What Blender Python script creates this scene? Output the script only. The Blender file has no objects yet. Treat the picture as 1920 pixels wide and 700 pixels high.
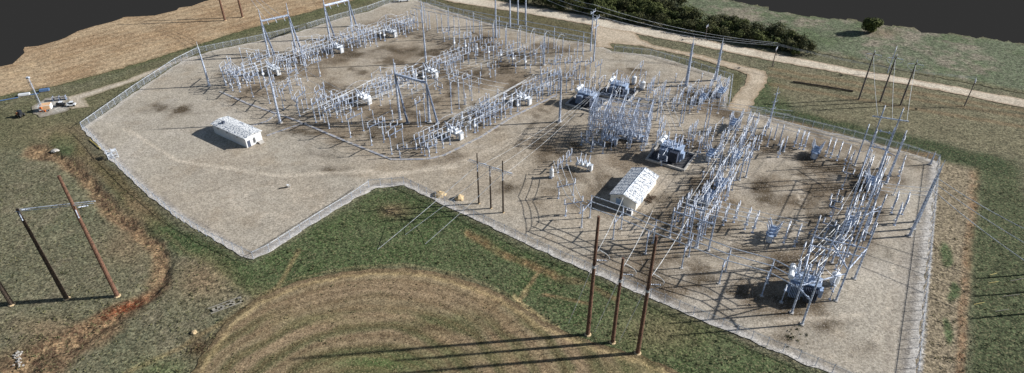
import bpy, math, random
import numpy as np
from mathutils import Vector, Matrix, geometry
random.seed(7); rng = np.random.default_rng(7)
C = bpy.context.scene.collection
# ------------------------------------------------------------------ camera, world, sun, exposure
FPX, PITCH, ROLL, CH = 1190.0, 0.6025, -0.0038, 100.0
cp, sp = math.cos(PITCH), math.sin(PITCH)
Fw = np.array([0, cp, -sp]); U0 = np.array([0, sp, cp]); X0 = np.array([1., 0, 0])
cr, sr = math.cos(ROLL), math.sin(ROLL)
Rt, Up = cr*X0+sr*U0, -sr*X0+cr*U0
cam = bpy.data.cameras.new('camera'); co = bpy.data.objects.new('camera', cam); C.objects.link(co)
cam.sensor_width = 36; cam.lens = FPX/1920*36; cam.clip_end = 5000
M = Matrix.Identity(4)
for i in range(3):
    M[i][0], M[i][1], M[i][2] = Rt[i], Up[i], -Fw[i]
M[2][3] = CH
co.matrix_world = M
S = bpy.context.scene; S.camera = co
SUN_EL, SUN_AZ = math.radians(27), math.radians(6)      # azimuth from +x towards +y
world = bpy.data.worlds.new('World'); S.world = world; world.use_nodes = True
wn, wl = world.node_tree.nodes, world.node_tree.links
bgn = wn['Background']
sky = wn.new('ShaderNodeTexSky'); sky.sky_type = 'NISHITA'; sky.sun_disc = False
sky.sun_elevation = SUN_EL; sky.sun_rotation = math.pi/2-SUN_AZ
bgn.inputs[1].default_value = 0.05
wl.new(sky.outputs[0], bgn.inputs[0])
bg2 = wn.new('ShaderNodeBackground'); bg2.inputs[0].default_value = (0.0236, 0.0236, 0.0236, 1); bg2.inputs[1].default_value = 1
tcw = wn.new('ShaderNodeTexCoord'); sxw = wn.new('ShaderNodeSeparateXYZ'); mtw = wn.new('ShaderNodeMath'); mtw.operation = 'LESS_THAN'; mtw.inputs[1].default_value = 0.0
mxw = wn.new('ShaderNodeMixShader')
wl.new(tcw.outputs['Generated'], sxw.inputs[0]); wl.new(sxw.outputs[2], mtw.inputs[0]); wl.new(mtw.outputs[0], mxw.inputs[0])
wl.new(bgn.outputs[0], mxw.inputs[1]); wl.new(bg2.outputs[0], mxw.inputs[2]); wl.new(mxw.outputs[0], wn['World Output'].inputs[0])
sl = bpy.data.lights.new('sun', 'SUN'); sl.energy = 4.6; sl.angle = math.radians(0.8); sl.color = (1.0, 0.975, 0.94)
so = bpy.data.objects.new('sun', sl); C.objects.link(so)
sdir = Vector((math.cos(SUN_EL)*math.cos(SUN_AZ), math.cos(SUN_EL)*math.sin(SUN_AZ), math.sin(SUN_EL)))
so.rotation_euler = sdir.to_track_quat('Z', 'Y').to_euler(); so.location = (150, 200, 120)
S.view_settings.view_transform = 'Standard'; S.view_settings.look = 'None'; S.view_settings.exposure = 0.5; S.view_settings.gamma = 1

# ------------------------------------------------------------------ survey: picture point -> ground point
def W(x, y, z=0.0):
    d = Fw+(x-960)/FPX*Rt-(y-350)/FPX*Up
    t = (CH-z)/-d[2]
    return Vector((t*d[0], t*d[1], z))
def PIX(x, y, z=0):
    vx, vy, vz = x, y, z-CH
    D = vx*Fw[0]+vy*Fw[1]+vz*Fw[2]
    return 960+FPX*(vx*Rt[0]+vy*Rt[1]+vz*Rt[2])/D, 350-FPX*(vx*Up[0]+vy*Up[1]+vz*Up[2])/D
TH = -0.565
D1 = Vector((math.cos(TH), math.sin(TH), 0)); D2 = Vector((-math.sin(TH), math.cos(TH), 0))
AZ1 = TH; AZ2 = TH+math.pi/2
def HT(b, ty):
    """height of an upright thing whose foot is at b and whose top reaches picture row ty"""
    B = W(*b); lo, hi = 0., 60.
    for _ in range(40):
        m = (lo+hi)/2
        if PIX(B.x, B.y, m)[1] > ty: lo = m
        else: hi = m
    return lo

# ------------------------------------------------------------------ colour and noise helpers
def lin(c): return tuple((v/255/12.92 if v/255 <= .04045 else ((v/255+.055)/1.055)**2.4) for v in c)
_perm = rng.random((256, 256))
def vnoise(x, y, s=1.0, seed=0):
    x = np.asarray(x)/s+seed*17.3; y = np.asarray(y)/s+seed*9.1
    xi, yi = np.floor(x).astype(int), np.floor(y).astype(int); fx, fy = x-xi, y-yi
    fx, fy = fx*fx*(3-2*fx), fy*fy*(3-2*fy)
    g = lambda a, b: _perm[a % 256, b % 256]
    return (g(xi, yi)*(1-fx)+g(xi+1, yi)*fx)*(1-fy)+(g(xi, yi+1)*(1-fx)+g(xi+1, yi+1)*fx)*fy
def fbm(x, y, s, o=4, seed=0):
    t = 0; a = 1; n = 0
    for k in range(o): t = t+a*vnoise(x, y, s/2**k, seed+k*3); n += a; a *= .55
    return t/n*2-1
def sstep(a, b, x): t = np.clip((x-a)/(b-a), 0, 1); return t*t*(3-2*t)
def seg_dist(px, py, pts, wx=1.0, wy=1.0):
    d = np.full(np.shape(px), 1e9)
    for (ax, ay), (bx, by) in zip(pts[:-1], pts[1:]):
        ux, uy = (bx-ax)*wx, (by-ay)*wy; qx, qy = (px-ax)*wx, (py-ay)*wy
        t = np.clip((qx*ux+qy*uy)/(ux*ux+uy*uy+1e-9), 0, 1)
        d = np.minimum(d, np.hypot(qx-t*ux, qy-t*uy))
    return d
def inside(px, py, poly):
    r = np.zeros(np.shape(px), bool); n = len(poly)
    for i in range(n):
        (ax, ay), (bx, by) = poly[i], poly[(i+1) % n]
        c = ((ay > py) != (by > py)) & (px < (bx-ax)*(py-ay)/((by-ay) if by != ay else 1e-9)+ax)
        r ^= c
    return r
def polymask(px, py, poly, soft):
    d = seg_dist(px, py, poly+[poly[0]])
    s = np.where(inside(px, py, poly), d, -d)
    return sstep(-soft, soft, s)

# ------------------------------------------------------------------ materials
def new_mat(name):
    m = bpy.data.materials.new(name); m.use_nodes = True
    return m, m.node_tree.nodes, m.node_tree.links, m.node_tree.nodes['Principled BSDF']
def ground_mat(name, amt=.5, sc=3.0, fleck=None, fleck_amt=.0, rough=.95, bump=.35, rows=None, bdist=.15, sc2=.5, amt2=.2, grain=.3, grain_sc=2.6):
    m, n, l, p = new_mat(name)
    at = n.new('ShaderNodeAttribute'); at.attribute_name = 'soil'
    tc = n.new('ShaderNodeTexCoord')
    def noise(s, det=2):
        q = n.new('ShaderNodeTexNoise'); q.inputs['Scale'].default_value = s; q.inputs['Detail'].default_value = det
        q.inputs['Roughness'].default_value = .7; l.new(tc.outputs['Object'], q.inputs['Vector']); return q
    def mr(src, a, b, c, d):
        q = n.new('ShaderNodeMapRange'); q.inputs[1].default_value = a; q.inputs[2].default_value = b; q.inputs[3].default_value = c; q.inputs[4].default_value = d
        l.new(src, q.inputs[0]); return q.outputs[0]
    def mul(a, b):
        q = n.new('ShaderNodeMath'); q.operation = 'MULTIPLY'; l.new(a, q.inputs[0]); l.new(b, q.inputs[1]); return q.outputs[0]
    n1 = noise(sc, 3); n2 = noise(sc2, 4); n3 = noise(.09, 3)
    v = mul(mr(n1.outputs[0], .3, .7, 1-amt, 1+amt), mr(n2.outputs[0], .3, .7, 1-amt2, 1+amt2))
    v = mul(v, mr(n3.outputs[0], .3, .7, .9, 1.1))
    vo = n.new('ShaderNodeTexVoronoi'); vo.inputs['Scale'].default_value = grain_sc; l.new(tc.outputs['Object'], vo.inputs['Vector'])
    sg = n.new('ShaderNodeSeparateColor'); l.new(vo.outputs['Color'], sg.inputs[0]); v = mul(v, mr(sg.outputs[0], 0, 1, 1-grain, 1+grain))
    if rows:
        kind, scale, ang, ramt, cx, cy = rows
        mp = n.new('ShaderNodeMapping'); mp.vector_type = 'TEXTURE'; mp.inputs['Rotation'].default_value = (0, 0, ang); mp.inputs['Location'].default_value = (cx, cy, 0)
        l.new(tc.outputs['Object'], mp.inputs[0])
        w = n.new('ShaderNodeTexWave'); w.inputs['Scale'].default_value = scale; w.inputs['Distortion'].default_value = 3.5; w.inputs['Detail'].default_value = 3
        w.inputs['Detail Scale'].default_value = .6
        w.wave_type = 'RINGS' if kind == 'R' else 'BANDS'
        if kind == 'R': w.rings_direction = 'Z'
        else: w.bands_direction = 'X'
        l.new(mp.outputs[0], w.inputs[0]); v = mul(v, mr(w.outputs[1], 0, 1, 1-ramt, 1+ramt))
    mx = n.new('ShaderNodeMix'); mx.data_type = 'RGBA'; mx.blend_type = 'MULTIPLY'; mx.inputs[0].default_value = 1
    l.new(at.outputs['Color'], mx.inputs[6])
    cmb = n.new('ShaderNodeCombineColor')
    for i in range(3): l.new(v, cmb.inputs[i])
    l.new(cmb.outputs[0], mx.inputs[7]); outc = mx.outputs[2]
    for k, (fc, fa, fs) in enumerate(fleck or []):
        n4 = noise(fs, 1)
        mp4 = n.new('ShaderNodeMapping'); mp4.inputs['Location'].default_value = (13.7*(k+1), 5.1*k, 0); l.new(tc.outputs['Object'], mp4.inputs[0]); l.new(mp4.outputs[0], n4.inputs['Vector'])
        f = mr(n4.outputs[0], .56, .68, 0, fa)
        m2 = n.new('ShaderNodeMix'); m2.data_type = 'RGBA'; l.new(f, m2.inputs[0]); l.new(outc, m2.inputs[6]); m2.inputs[7].default_value = (*lin(fc), 1); outc = m2.outputs[2]
    l.new(outc, p.inputs['Base Color']); p.inputs['Roughness'].default_value = rough; p.inputs['Specular IOR Level'].default_value = .1
    b = n.new('ShaderNodeBump'); b.inputs['Strength'].default_value = bump; b.inputs['Distance'].default_value = bdist
    l.new(n1.outputs[0], b.inputs['Height']); l.new(b.outputs[0], p.inputs['Normal'])
    return m
def surf(name, rgb, rough=.5, metal=0., var=.12, sc=1.5, fleck=None, bump=0):
    m, n, l, p = new_mat(name)
    tc = n.new('ShaderNodeTexCoord'); q = n.new('ShaderNodeTexNoise'); q.inputs['Scale'].default_value = sc; q.inputs['Detail'].default_value = 5
    l.new(tc.outputs['Object'], q.inputs['Vector'])
    r = n.new('ShaderNodeValToRGB'); c = lin(rgb)
    r.color_ramp.elements[0].position = .3; r.color_ramp.elements[1].position = .7
    r.color_ramp.elements[0].color = (*[v*(1-var) for v in c], 1); r.color_ramp.elements[1].color = (*[min(1, v*(1+var)) for v in c], 1)
    l.new(q.outputs[0], r.inputs[0]); out = r.outputs[0]
    if fleck:
        fc, fs, lo, hi = fleck
        q2 = n.new('ShaderNodeTexNoise'); q2.inputs['Scale'].default_value = fs; q2.inputs['Detail'].default_value = 2; l.new(tc.outputs['Object'], q2.inputs['Vector'])
        mr = n.new('ShaderNodeMapRange'); mr.inputs[1].default_value = lo; mr.inputs[2].default_value = hi; l.new(q2.outputs[0], mr.inputs[0])
        m2 = n.new('ShaderNodeMix'); m2.data_type = 'RGBA'; l.new(mr.outputs[0], m2.inputs[0]); l.new(out, m2.inputs[6]); m2.inputs[7].default_value = (*lin(fc), 1); out = m2.outputs[2]
    l.new(out, p.inputs['Base Color']); p.inputs['Roughness'].default_value = rough; p.inputs['Metallic'].default_value = metal
    if bump:
        b = n.new('ShaderNodeBump'); b.inputs['Strength'].default_value = bump; b.inputs['Distance'].default_value = .05; l.new(q.outputs[0], b.inputs['Height']); l.new(b.outputs[0], p.inputs['Normal'])
    return m
STEEL = surf('galvanised_steel', (188, 200, 220), .5, .1, .35, 2.2, ((74, 86, 112), 3.6, .53, .62))
STEELD = surf('weathered_steel', (132, 145, 168), .55, .1, .4, 2.2, ((62, 72, 94), 3.2, .5, .6))
PORC = surf('grey_porcelain', (204, 213, 228), .4, 0, .25, 3, ((88, 98, 122), 3.6, .55, .64))
ALU = surf('aluminium_tube', (212, 220, 232), .45, .1, .25, 1.2, ((84, 94, 116), 2.8, .55, .63))
GREYP = surf('light_grey_paint', (196, 203, 210), .45, 0, .2, 2, ((120, 128, 142), 2.6, .54, .64))
WIRE = surf('conductor', (206, 210, 214), .5, .1, .5, .8)
WPAINT = surf('white_tank_paint', (228, 232, 236), .4, 0, .12, 2)
TPAINT = surf('pale_blue_grey_paint', (156, 174, 200), .4, 0, .2, 1.5)
DARKP = surf('dark_radiator_paint', (72, 80, 98), .5, 0, .2, 2)
WOODM = surf('brown_pole_timber', (112, 82, 66), .8, 0, .3, 2.5, ((66, 46, 36), 3.0, .54, .64))
WOODG = surf('grey_pole_timber', (118, 108, 104), .85, 0, .35, 2.5, ((58, 52, 50), 3.0, .52, .62))
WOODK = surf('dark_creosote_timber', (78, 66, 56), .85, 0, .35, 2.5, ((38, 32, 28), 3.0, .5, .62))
CONC = surf('concrete', (178, 174, 168), .9, 0, .2, 1.2, bump=.3)
TRENCH = surf('bluish_trench_cover', (152, 154, 162), .8, 0, .3, 1.0, ((182, 176, 166), .9, .5, .6))
WALLW = surf('cream_siding', (232, 226, 214), .7, 0, .06, .8)
WALLB = surf('pale_wall_panel', (214, 216, 218), .7, 0, .08, .8)
ROOFW = surf('speckled_white_roof', (236, 238, 238), .6, 0, .08, 1.5, ((92, 106, 128), 3.2, .52, .57))
DOORB = surf('blue_grey_door', (150, 172, 196), .5, 0, .1, 2)
GLASSD = surf('dark_opening', (40, 44, 52), .3, 0, .2, 2)
ROCKM = surf('tan_spoil', (190, 168, 132), .95, 0, .25, .9, bump=.6)
BARK = surf('bark', (80, 66, 52), .9, 0, .3, 3)
ORANGE = surf('orange_paint', (214, 118, 62), .5, 0, .2, 3)
BLUEP = surf('blue_sheeting', (90, 120, 162), .5, 0, .15, 2)
BLACKP = surf('black_plastic', (30, 32, 36), .6, 0, .3, 2)
STONEG = surf('dull_grey_stone', (146, 142, 132), .9, 0, .3, 1.5)
PITG = surf('dark_pit_stone', (62, 62, 66), .9, 0, .4, 2.0, ((98, 96, 94), 2.4, .55, .65))
PEACH = surf('peach_panel', (226, 184, 142), .7, 0, .15, 2)
YELLOW = surf('yellow_finish', (206, 188, 110), .7, 0, .25, 2)
def leaf_mat(name, a, b):
    m, n, l, p = new_mat(name)
    tc = n.new('ShaderNodeTexCoord'); q = n.new('ShaderNodeTexNoise'); q.inputs['Scale'].default_value = 1.1; q.inputs['Detail'].default_value = 4
    l.new(tc.outputs['Object'], q.inputs['Vector']); r = n.new('ShaderNodeValToRGB')
    r.color_ramp.elements[0].position = .35; r.color_ramp.elements[1].position = .68
    r.color_ramp.elements[0].color = (*lin(a), 1); r.color_ramp.elements[1].color = (*lin(b), 1)
    l.new(q.outputs[0], r.inputs[0]); l.new(r.outputs[0], p.inputs['Base Color']); p.inputs['Roughness'].default_value = .8; p.inputs['Specular IOR Level'].default_value = .1
    return m
LEAF = leaf_mat('evergreen_leaves', (38, 46, 34), (98, 98, 62)); LEAF2 = leaf_mat('olive_leaves', (46, 56, 34), (112, 118, 70))
MESHM, _n, _l, _p = new_mat('chain_link')
_tr = _n.new('ShaderNodeBsdfTransparent'); _mx = _n.new('ShaderNodeMixShader'); _uv = _n.new('ShaderNodeUVMap')
_fs = []
for _sgn in (1, -1):
    _mp = _n.new('ShaderNodeMapping'); _mp.inputs['Rotation'].default_value = (0, 0, _sgn*math.pi/4); _l.new(_uv.outputs[0], _mp.inputs[0])
    _w = _n.new('ShaderNodeTexWave'); _w.inputs['Scale'].default_value = 1.6; _l.new(_mp.outputs[0], _w.inputs[0])
    _g = _n.new('ShaderNodeMath'); _g.operation = 'GREATER_THAN'; _g.inputs[1].default_value = .985; _l.new(_w.outputs[1], _g.inputs[0]); _fs.append(_g)
_ad = _n.new('ShaderNodeMath'); _ad.operation = 'MAXIMUM'; _l.new(_fs[0].outputs[0], _ad.inputs[0]); _l.new(_fs[1].outputs[0], _ad.inputs[1])
_p.inputs['Base Color'].default_value = (*lin((176, 182, 196)), 1); _p.inputs['Roughness'].default_value = .5
_l.new(_ad.outputs[0], _mx.inputs[0]); _l.new(_tr.outputs[0], _mx.inputs[1]); _l.new(_p.outputs[0], _mx.inputs[2]); _l.new(_mx.outputs[0], _n['Material Output'].inputs[0])

# ------------------------------------------------------------------ mesh builder
class MB:
    def __init__(s): s.v = []; s.f = []
    def box(s, c, d, rz=0):
        b = len(s.v); ca, sa = math.cos(rz), math.sin(rz)
        for z in (-1, 1):
            for x, y in ((-1, -1), (1, -1), (1, 1), (-1, 1)):
                X, Y = x*d[0]/2, y*d[1]/2
                s.v.append((c[0]+X*ca-Y*sa, c[1]+X*sa+Y*ca, c[2]+z*d[2]/2))
        s.f += [tuple(b+i for i in q) for q in ((3, 2, 1, 0), (4, 5, 6, 7), (0, 1, 5, 4), (1, 2, 6, 5), (2, 3, 7, 6), (3, 0, 4, 7))]
        return s
    def cyl(s, a, c, r0, r1=None, n=8, caps=True):
        r1 = r0 if r1 is None else r1
        a, c = Vector(a), Vector(c); ax = (c-a).normalized()
        t = Vector((1, 0, 0)) if abs(ax.x) < .9 else Vector((0, 1, 0)); u = ax.cross(t).normalized(); w = ax.cross(u)
        b = len(s.v)
        for p, r in ((a, r0), (c, r1)):
            for i in range(n):
                g = 2*math.pi*i/n; s.v.append(tuple(p+(u*math.cos(g)+w*math.sin(g))*r))
        for i in range(n): j = (i+1) % n; s.f.append((b+i, b+j, b+n+j, b+n+i))
        if caps: s.f.append(tuple(b+n-1-i for i in range(n))); s.f.append(tuple(b+n+i for i in range(n)))
        return s
    def tube(s, pts, r, n=5):
        for a, c in zip(pts[:-1], pts[1:]): s.cyl(a, c, r, r, n)
        return s
    def lathe(s, prof, o=(0, 0, 0), axis=(0, 0, 1), n=8):
        o = Vector(o); ax = Vector(axis).normalized(); t = Vector((1, 0, 0)) if abs(ax.x) < .9 else Vector((0, 1, 0)); u = ax.cross(t).normalized(); w = ax.cross(u)
        b = len(s.v)
        for r, h in prof:
            for i in range(n):
                g = 2*math.pi*i/n; s.v.append(tuple(o+ax*h+(u*math.cos(g)+w*math.sin(g))*r))
        for k in range(len(prof)-1):
            for i in range(n): j = (i+1) % n; s.f.append((b+k*n+i, b+k*n+j, b+(k+1)*n+j, b+(k+1)*n+i))
        s.f.append(tuple(b+n-1-i for i in range(n))); q = b+(len(prof)-1)*n; s.f.append(tuple(q+i for i in range(n)))
        return s
    def insul(s, o, axis, L, r=.16, sheds=6, n=8):
        pr = [(r*.5, 0)]
        for k in range(sheds):
            h = L*(k+.2)/sheds; pr += [(r*.5, h), (r, h+L*.2/sheds), (r*.5, h+L*.5/sheds)]
        pr.append((r*.5, L)); return s.lathe(pr, o, axis, n)
    def mesh(s, name, mat):
        m = bpy.data.meshes.new(name); m.from_pydata(s.v, [], s.f); m.materials.append(mat); m.update(); return m
def ob(name, me, parent=None, loc=(0, 0, 0)):
    o = bpy.data.objects.new(name, me); C.objects.link(o)
    if parent: o.parent = parent
    o.location = loc; return o
def tag(o, label, cat, group=None):
    o['label'] = label; o['category'] = cat
    if group: o['group'] = group
    return o
def structure(o): o['kind'] = 'structure'; return o
def root(name, loc, rz, label, cat, group=None):
    o = ob(name, None, None, loc); o.rotation_euler = (0, 0, rz); o.empty_display_size = .5
    return tag(o, label, cat, group)
_cache = {}
def kit(key, fn):
    """parts of a kind: [(part name, mesh, [(sub-part name, mesh), ...]), ...] built once and shared by its copies"""
    if key not in _cache: _cache[key] = fn()
    return _cache[key]
def place(name, parts, loc, rz, label, cat, group=None):
    r = root(name, loc, rz, label, cat, group)
    for pn, me, subs in parts:
        q = ob(pn, me, r)
        for sn, sm in subs: ob(sn, sm, q)
    return r
ORD = ['first', 'second', 'third', 'fourth', 'fifth', 'sixth', 'seventh', 'eighth', 'ninth', 'tenth', 'eleventh', 'twelfth', 'thirteenth', 'fourteenth', 'fifteenth', 'sixteenth', 'seventeenth', 'eighteenth', 'nineteenth', 'twentieth']
def nth(i): return ORD[i] if i < 20 else 'twenty-'+ORD[i-20] if i < 29 else {29: 'thirtieth', 39: 'fortieth'}.get(i, ('thirty-' if i < 39 else 'forty-')+ORD[i % 10])
def polar(v): return tuple(v)

# ------------------------------------------------------------------ ground
EDGE = [(-900, 300), (-300, 190), (0, 128), (40, 118), (44, 89), (62, 84), (98, 76), (104, 72), (140, 64), (146, 54), (215, 43), (300, 27), (345, 16), (400, 1), (450, -12), (560, -60), (800, -90), (1250, -90), (1325, -6), (1380, 3), (1450, 19), (1560, 37), (1640, 46), (1692, 50), (1694, 53), (1846, 71), (1852, 80), (1920, 84), (2200, 125), (3000, 240)]
EX = np.array([e[0] for e in EDGE], float); EY = np.array([e[1] for e in EDGE], float)
BELT = [(185, 300), (330, 430), (475, 492), (600, 418), (705, 358), (758, 352), (865, 408), (1050, 490), (1300, 600), (1560, 715), (1700, 800), (1400, 800), (1250, 690), (1080, 640), (985, 575), (880, 520), (760, 500), (620, 510), (520, 545), (470, 560), (400, 500), (320, 470), (250, 400), (200, 350), (160, 300)]
DITCH = [(60, 285), (95, 290), (130, 315), (165, 345), (200, 385), (245, 420), (285, 455), (305, 490), (298, 530), (262, 560), (215, 595), (150, 632), (80, 668), (10, 720)]
RINGP = [(395, 640), (425, 600), (480, 562), (560, 527), (660, 507), (760, 503), (860, 520), (940, 552), (1000, 590), (1060, 622), (1110, 640), (1200, 665), (1320, 720), (1450, 790), (1300, 860), (900, 880), (500, 880), (300, 800), (345, 720)]
def ground_colour(x, y):
    px, py = PIX(x, y)
    wx = fbm(x, y, 9, 4, 1)*14; wy = fbm(x, y, 9, 4, 5)*9
    qx, qy = px+wx, py+wy
    col = np.tile(np.array(lin((106, 104, 84))), (len(x), 1))
    def mix(m, rgb):
        nonlocal col; m = np.clip(m, 0, 1)[:, None]; col = col*(1-m)+np.array(lin(rgb))*m
    n1 = fbm(x, y, 14, 4, 2); n2 = fbm(x, y, 5, 4, 8); n3 = fbm(x, y, 2.2, 3, 11)
    mix(sstep(.0, .5, n1)*.5, (100, 104, 82)); mix(sstep(.1, .5, n2)*.4, (128, 118, 100)); mix(sstep(.15, .6, -n2)*.4, (88, 95, 74))
    # far left bank outside the fence
    mix(polymask(qx, qy, [(-300, 250), (160, 165), (380, 85), (700, -5), (760, 0), (400, 100), (160, 235), (100, 270), (-300, 330)], 12)*.5, (98, 96, 68))
    mix(polymask(qx, qy, [(-200, 200), (380, 72), (700, -10), (700, 0), (380, 92), (160, 150), (-200, 235)], 6)*.7, (82, 88, 58))
    # deep green belt below the fence
    mix(polymask(qx, qy, BELT, 10)*(.85+.3*n2), (74, 88, 56))
    mix(polymask(qx, qy, [(185, 320), (330, 435), (470, 492), (480, 540), (400, 500), (300, 450), (220, 380)], 14)*.6, (58, 78, 46))
    mix(polymask(qx, qy, [(700, 362), (758, 356), (865, 412), (900, 430), (820, 430), (690, 420)], 14)*.6, (62, 78, 48))
    mix(polymask(qx, qy, [(95, 245), (150, 250), (165, 290), (130, 295), (95, 275)], 8)*.7, (58, 82, 46))
    mix(polymask(qx, qy, [(150, 260), (205, 310), (310, 420), (270, 400), (190, 345), (130, 300)], 8)*.55, (112, 90, 68))
    # pinkish worn ground
    for cx, cy, rx, ry, a in ((250, 410, 40, 45, .5), (385, 525, 50, 35, .5), (90, 615, 70, 22, .45), (740, 395, 30, 14, .5), (230, 470, 50, 30, .3), (500, 560, 40, 20, .3), (130, 250, 60, 20, .35), (1240, 620, 80, 40, .25), (1520, 225, 60, 10, .45)):
        mix(np.exp(-(((qx-cx)/rx)**2+((qy-cy)/ry)**2))*a*1.3, (142, 118, 94))
    # eroded ditch
    dd = seg_dist(qx, qy, DITCH, 1, 1.15)
    wdt = (10+np.clip((py-570)/5, 0, 20))*(1+.75*fbm(x, y, 6, 3, 17))*1.35+3
    mix(sstep(1.5, .5, dd/wdt)*.8, (118, 96, 74)); mix(sstep(.9, .1, dd/wdt)*(.3+.9*np.clip(n3+.2, 0, 1)), (152, 126, 96))
    mix(sstep(1.2, .2, dd/wdt)*sstep(-.1, .3, -fbm(x, y, 1.5, 3, 15))*.85, (80, 62, 50))
    mix(np.exp(-(((qx-235)/48)**2+((qy-575+.45*(qx-235))/11)**2))*.95, (116, 62, 40))
    d2 = seg_dist(qx, qy, [(300, 440), (360, 480), (420, 520), (460, 545)]); mix(sstep(4, 1, d2)*.35, (140, 128, 98))
    d2 = seg_dist(px+wx*.4, py+wy*.4, [(560, 470), (520, 540), (440, 590), (380, 625), (330, 655), (250, 690), (190, 730)]); mix(sstep(7, 1, d2)*.55, (146, 126, 92))
    d3 = seg_dist(px+wx*.3, py+wy*.3, [(375, 650), (330, 672), (215, 720)]); mix(sstep(3, .5, d3)*.6, (50, 46, 38))
    mix(np.exp(-(((qx-375)/26)**2+((qy-650)/24)**2))*1.1, (80, 66, 50))
    mix(np.exp(-(((qx-300)/60)**2+((qy-690)/26)**2))*.5, (86, 102, 60))
    rd = seg_dist(px+wx*.15, py+wy*.15, RINGP[:9]); mix(sstep(7, 1, rd)*.75*(.7+.5*n3), (84, 70, 50)); mix(sstep(9, 7, rd)*sstep(5, 7, rd)*.5, (150, 136, 100))
    # little gullies near the round field
    for pts, w_, c_ in (([(880, 440), (930, 465), (1000, 500), (1050, 520)], 8, (128, 102, 74)), ([(1010, 515), (985, 545), (970, 562)], 5, (150, 128, 96)), ([(1020, 550), (1090, 565), (1110, 570)], 4, (132, 108, 80)), ([(960, 555), (1000, 590), (1045, 615)], 5, (176, 156, 116)), ([(1040, 520), (1090, 530), (1160, 560)], 5, (116, 92, 70))):
        mix(sstep(w_*1.4, w_*.3, seg_dist(qx, qy, pts))*(.55+.5*n3), c_)
    # right-hand side outside the fence
    mix(polymask(px+wx*.3, py+wy*.3, [(1755, 300), (1830, 312), (1822, 500), (1800, 800), (1700, 800)], 5), (138, 126, 106))
    mix(polymask(px+wx*.2, py+wy*.3, [(1756, 303), (1760, 303), (1722, 800), (1712, 800)], 2)*.7, (180, 178, 176))
    mix(sstep(13, 4, seg_dist(px+wx*.3, py, [(1829, 318), (1822, 420), (1808, 560), (1792, 800)]))*(.6+.6*n3), (140, 112, 86))
    for cx, cy, rx, ry in ((1778, 475, 17, 26), (1788, 545, 12, 22), (1775, 620, 10, 30)):
        mix(sstep(1.1, .6, np.hypot((qx-cx)/rx, (qy-cy)/ry)), (86, 98, 68))
    mix(polymask(qx, qy, [(1838, 305), (1905, 300), (2050, 800), (1812, 800), (1822, 560)], 14)*.85, (70, 80, 54))
    mix(polymask(qx, qy, [(1420, 200), (1500, 205), (1700, 255), (1880, 295), (1900, 325), (1830, 318), (1700, 288), (1560, 248), (1430, 225)], 8), (60, 72, 48))
    mix(polymask(qx, qy, [(1400, 190), (1440, 150), (1470, 160), (1480, 200), (1440, 225)], 8)*.8, (66, 82, 52))
    mix(polymask(qx, qy, [(1440, 120), (2100, 215), (2100, 300), (1880, 290), (1500, 200), (1450, 180)], 10)*.6, (118, 112, 90))
    for o in (8, 20, 38):
        mix(sstep(5, 1, seg_dist(qx, py+wy*.3, [(1440, 120+o), (1920, 200+o), (2400, 280+o)]))*.35, (132, 102, 76))
    mix(sstep(3, .5, seg_dist(qx, py+wy*.3, [(1560, 185), (1700, 197), (1920, 214)]))*.5, (60, 58, 46))
    mix(polymask(qx, qy, [(1430, 215), (1760, 292), (1765, 303), (1425, 226)], 4)*.7, (138, 112, 84))
    # verge between yard and road
    mix(polymask(qx, qy, [(790, -5), (850, 0), (1110, 50), (1115, 85), (1000, 70), (850, 25)], 5)*.8, (92, 86, 62))
    mix(polymask(qx, qy, [(1145, 82), (1390, 140), (1380, 185), (1362, 150), (1150, 100)], 5)*.8, (84, 84, 56))
    return col
def add_sheet(name, verts, faces, cols, mat):
    me = bpy.data.meshes.new(name); me.from_pydata([tuple(v) for v in verts], [], faces); me.materials.append(mat)
    a = me.color_attributes.new('soil', 'FLOAT_COLOR', 'POINT')
    c4 = np.ones((len(verts), 4)); c4[:, :3] = cols; a.data.foreach_set('color', c4.ravel()); me.update()
    return structure(ob(name, me))
G_GRASS = ground_mat('grass_ground', .5, 2.0, [((44, 48, 36), .5, 1.9), ((168, 156, 122), .4, 2.3)], bump=.6, bdist=.3, sc2=.6, amt2=.25, grain=.5, grain_sc=2.2)
G_GRAVEL = ground_mat('gravel_ground', .25, 3.0, [((104, 94, 84), .5, 2.4), ((214, 206, 196), .35, 2.9)], bump=.35, bdist=.12, sc2=.35, amt2=.14, grain=.27, grain_sc=2.6)
G_ROAD = ground_mat('road_gravel', .14, 2.5, [((160, 142, 118), .3, 2.2)], bump=.2, bdist=.08, amt2=.08)
rr = [62.]
while rr[-1] < 350: rr.append(rr[-1]*1.0038)
rr = np.array(rr); aa = np.linspace(-math.radians(57), math.radians(57), 560)
RR, AA = np.meshgrid(rr, aa, indexing='ij')
gx, gy = (RR*np.sin(AA)).ravel(), (RR*np.cos(AA)).ravel()
gpx, gpy = PIX(gx, gy)
front = gy > 20
gcol = ground_colour(gx, gy)
ddg = seg_dist(gpx, gpy, DITCH, 1, 1.15)
gz = -.02-.16*np.clip(fbm(gx, gy, 1.6, 3, 21)*.5+.5, 0, 1)
gz -= sstep(26, 4, ddg)*(.5+.5*fbm(gx, gy, 2.5, 3, 31))
gz += -.25*sstep(16, 3, seg_dist(gpx, gpy, [(880, 440), (1000, 500), (1050, 520)]))*(.6+.5*fbm(gx, gy, 2, 3, 33))
lim = np.interp(gpx, EX, EY)+fbm(gx, gy, 5, 4, 41)*5+np.floor(vnoise(gx, gy, 7, 47)*4)/4*13-6
keep = (gpy > lim) & front
for hx, hy, hw, hh in ((66, 102, 27, 8), (20, 141, 24, 6), (42, 135, 10, 4), (22, 131, 9, 2), (3, 146, 14, 4)):
    keep &= np.hypot((gpx-hx)/hw, (gpy-hy)/hh)+fbm(gx, gy, 4, 2, 44)*.5 > 1
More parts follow.
